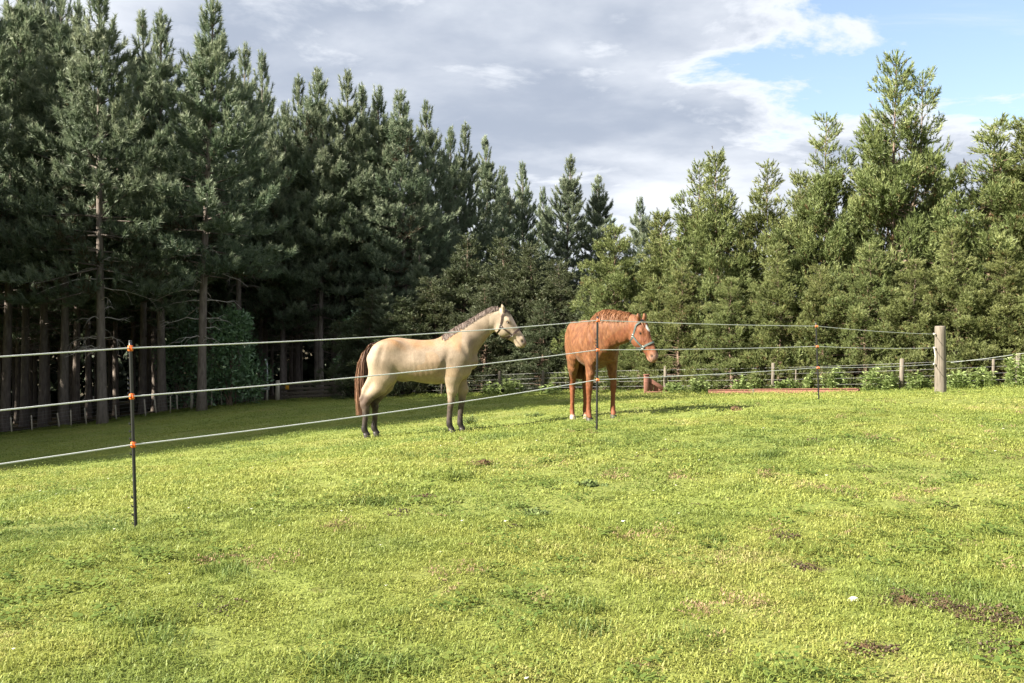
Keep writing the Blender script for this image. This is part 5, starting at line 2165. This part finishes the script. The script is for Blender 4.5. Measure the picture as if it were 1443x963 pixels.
    tm = [tuft_mesh('petal_a', M['white_stone'], 95, 6, .006, .008, .009, 'leaf')]
    x, y = view_points(rng, 2.8, 11, .8)
    r = slope_rot(x, y, rng)
    s = (.5 + .6 * rng.rand(len(x)))[:, None] * [1, 1, 1.0]
    scatter('daisies', 'tiny white daisies dotted through the near grass', tm, np.c_[x, y, ground_z(x, y) + .035], r, s, rng.rand(len(x)), np.zeros(len(x)))

    # longer rank clumps the horses have left
    tm = [tuft_mesh('tussock_a', M['grass_blade'], 111, 70, .10, .15, .0055), tuft_mesh('tussock_b', M['grass_blade'], 112, 60, .13, .12, .006)]
    x, y = view_points(rng, 2.8, 26, .55)
    keep = rng.rand(len(x)) < np.clip(7 / y, .2, .8)
    x, y = x[keep], y[keep]
    n = rng.randint(1, 5, len(x))
    x, y = np.repeat(x, n) + .13 * rng.randn(n.sum()), np.repeat(y, n) + .10 * rng.randn(n.sum())
    hand = np.array([at_px(px, py)[:2] for px, py in ((300, 792), (318, 812), (505, 945), (540, 950), (440, 940), (1100, 662), (1090, 640), (640, 670), (820, 870), (960, 905), (1120, 770), (210, 890))])
    cl = np.repeat(hand, 5, 0) + rng.randn(len(hand) * 5, 2) * [.10, .08]
    x, y = np.r_[x, cl[:, 0]], np.r_[y, cl[:, 1]]
    r = slope_rot(x, y, rng)
    r[:, 2] = rng.rand(len(x)) * 6.28
    s = (.5 + .6 * rng.rand(len(x)))[:, None] * [1, 1, 1.0]
    scatter('grass_tussocks', 'longer darker clumps standing out of the grazed grass', tm, np.c_[x, y, ground_z(x, y)], r, s, np.clip(.18 + .16 * rng.randn(len(x)), 0, 1), rng.randint(0, 2, len(x)))

    # rough grass under the fences and at the wood edge
    tm = [tuft_mesh('rough_a', M['grass_blade'], 97, 40, .22, .40, .022), tuft_mesh('rough_b', M['grass_blade'], 98, 40, .20, .30, .018)]
    ln = np.concatenate([fence_line(_FENCE_L, 600), fence_line(_FENCE_R, 1100)])
    p = ln + rng.randn(len(ln), 2) * [.35, .45]
    r = np.zeros((len(p), 3))
    r[:, 2] = rng.rand(len(p)) * 6.28
    s = (.5 + .7 * rng.rand(len(p)))[:, None] * [1, 1, 1.0]
    scatter('rough_grass', 'longer rough grass along the foot of the fences', tm, np.c_[p, ground_z(p[:, 0], p[:, 1])], r, s, np.clip(.25 + .2 * rng.randn(len(p)), 0, 1), rng.randint(0, 2, len(p)))


build_grass()


# single things lying in the grass
def lump(name, px, py, size, mat, label, cat, seed, flat=.5, group=None):
    rng = np.random.RandomState(seed)
    b = at_px(px, py)
    n, m = 20, 11
    V = []
    k = rng.randn(6, 3) * 3.2
    ph = rng.rand(6) * 6
    for i in range(m):
        e = -.5 + (i / (m - 1)) * (math.pi / 2 + .5)
        for j in range(n):
            a = 2 * math.pi * j / n
            u = np.array([math.cos(a) * math.cos(e), math.sin(a) * math.cos(e), math.sin(e)])
            r = 1 + .16 * np.sin(k @ u + ph).sum() * .6 + .09 * rng.randn()
            V.append(u * r * size * [1, 1, flat])
    F = [[i * n + j, i * n + (j + 1) % n, (i + 1) * n + (j + 1) % n, (i + 1) * n + j] for i in range(m - 1) for j in range(n)]
    put(name, np_mesh(name, V, F, None, False), M[mat], label=label, cat=cat, group=group, loc=tuple(b + np.array([0, 0, .004])))


lump('dung_pile', 681, 655, .058, 'dung', 'single brown dung lump in the open grass below the buckskin horse', 'dung', 3, .7)
lump('dung_pile', 1037, 580, .085, 'dung', 'brown dung lump in the shadow streak right of the chestnut horse', 'dung', 4, .6)
lump('soil_clod', 1276, 852, .034, 'dung', 'dark soil clod in the bare patch at lower right', 'soil clod', 5, .8)
lump('soil_clod', 1219, 924, .024, 'dung', 'dark soil clod near the bottom right, below the bare patch', 'soil clod', 6, .7)
lump('pale_stone', 1203, 849, .022, 'white_stone', 'small white stone in the grass left of the bare soil patch', 'stone', 7, .6)
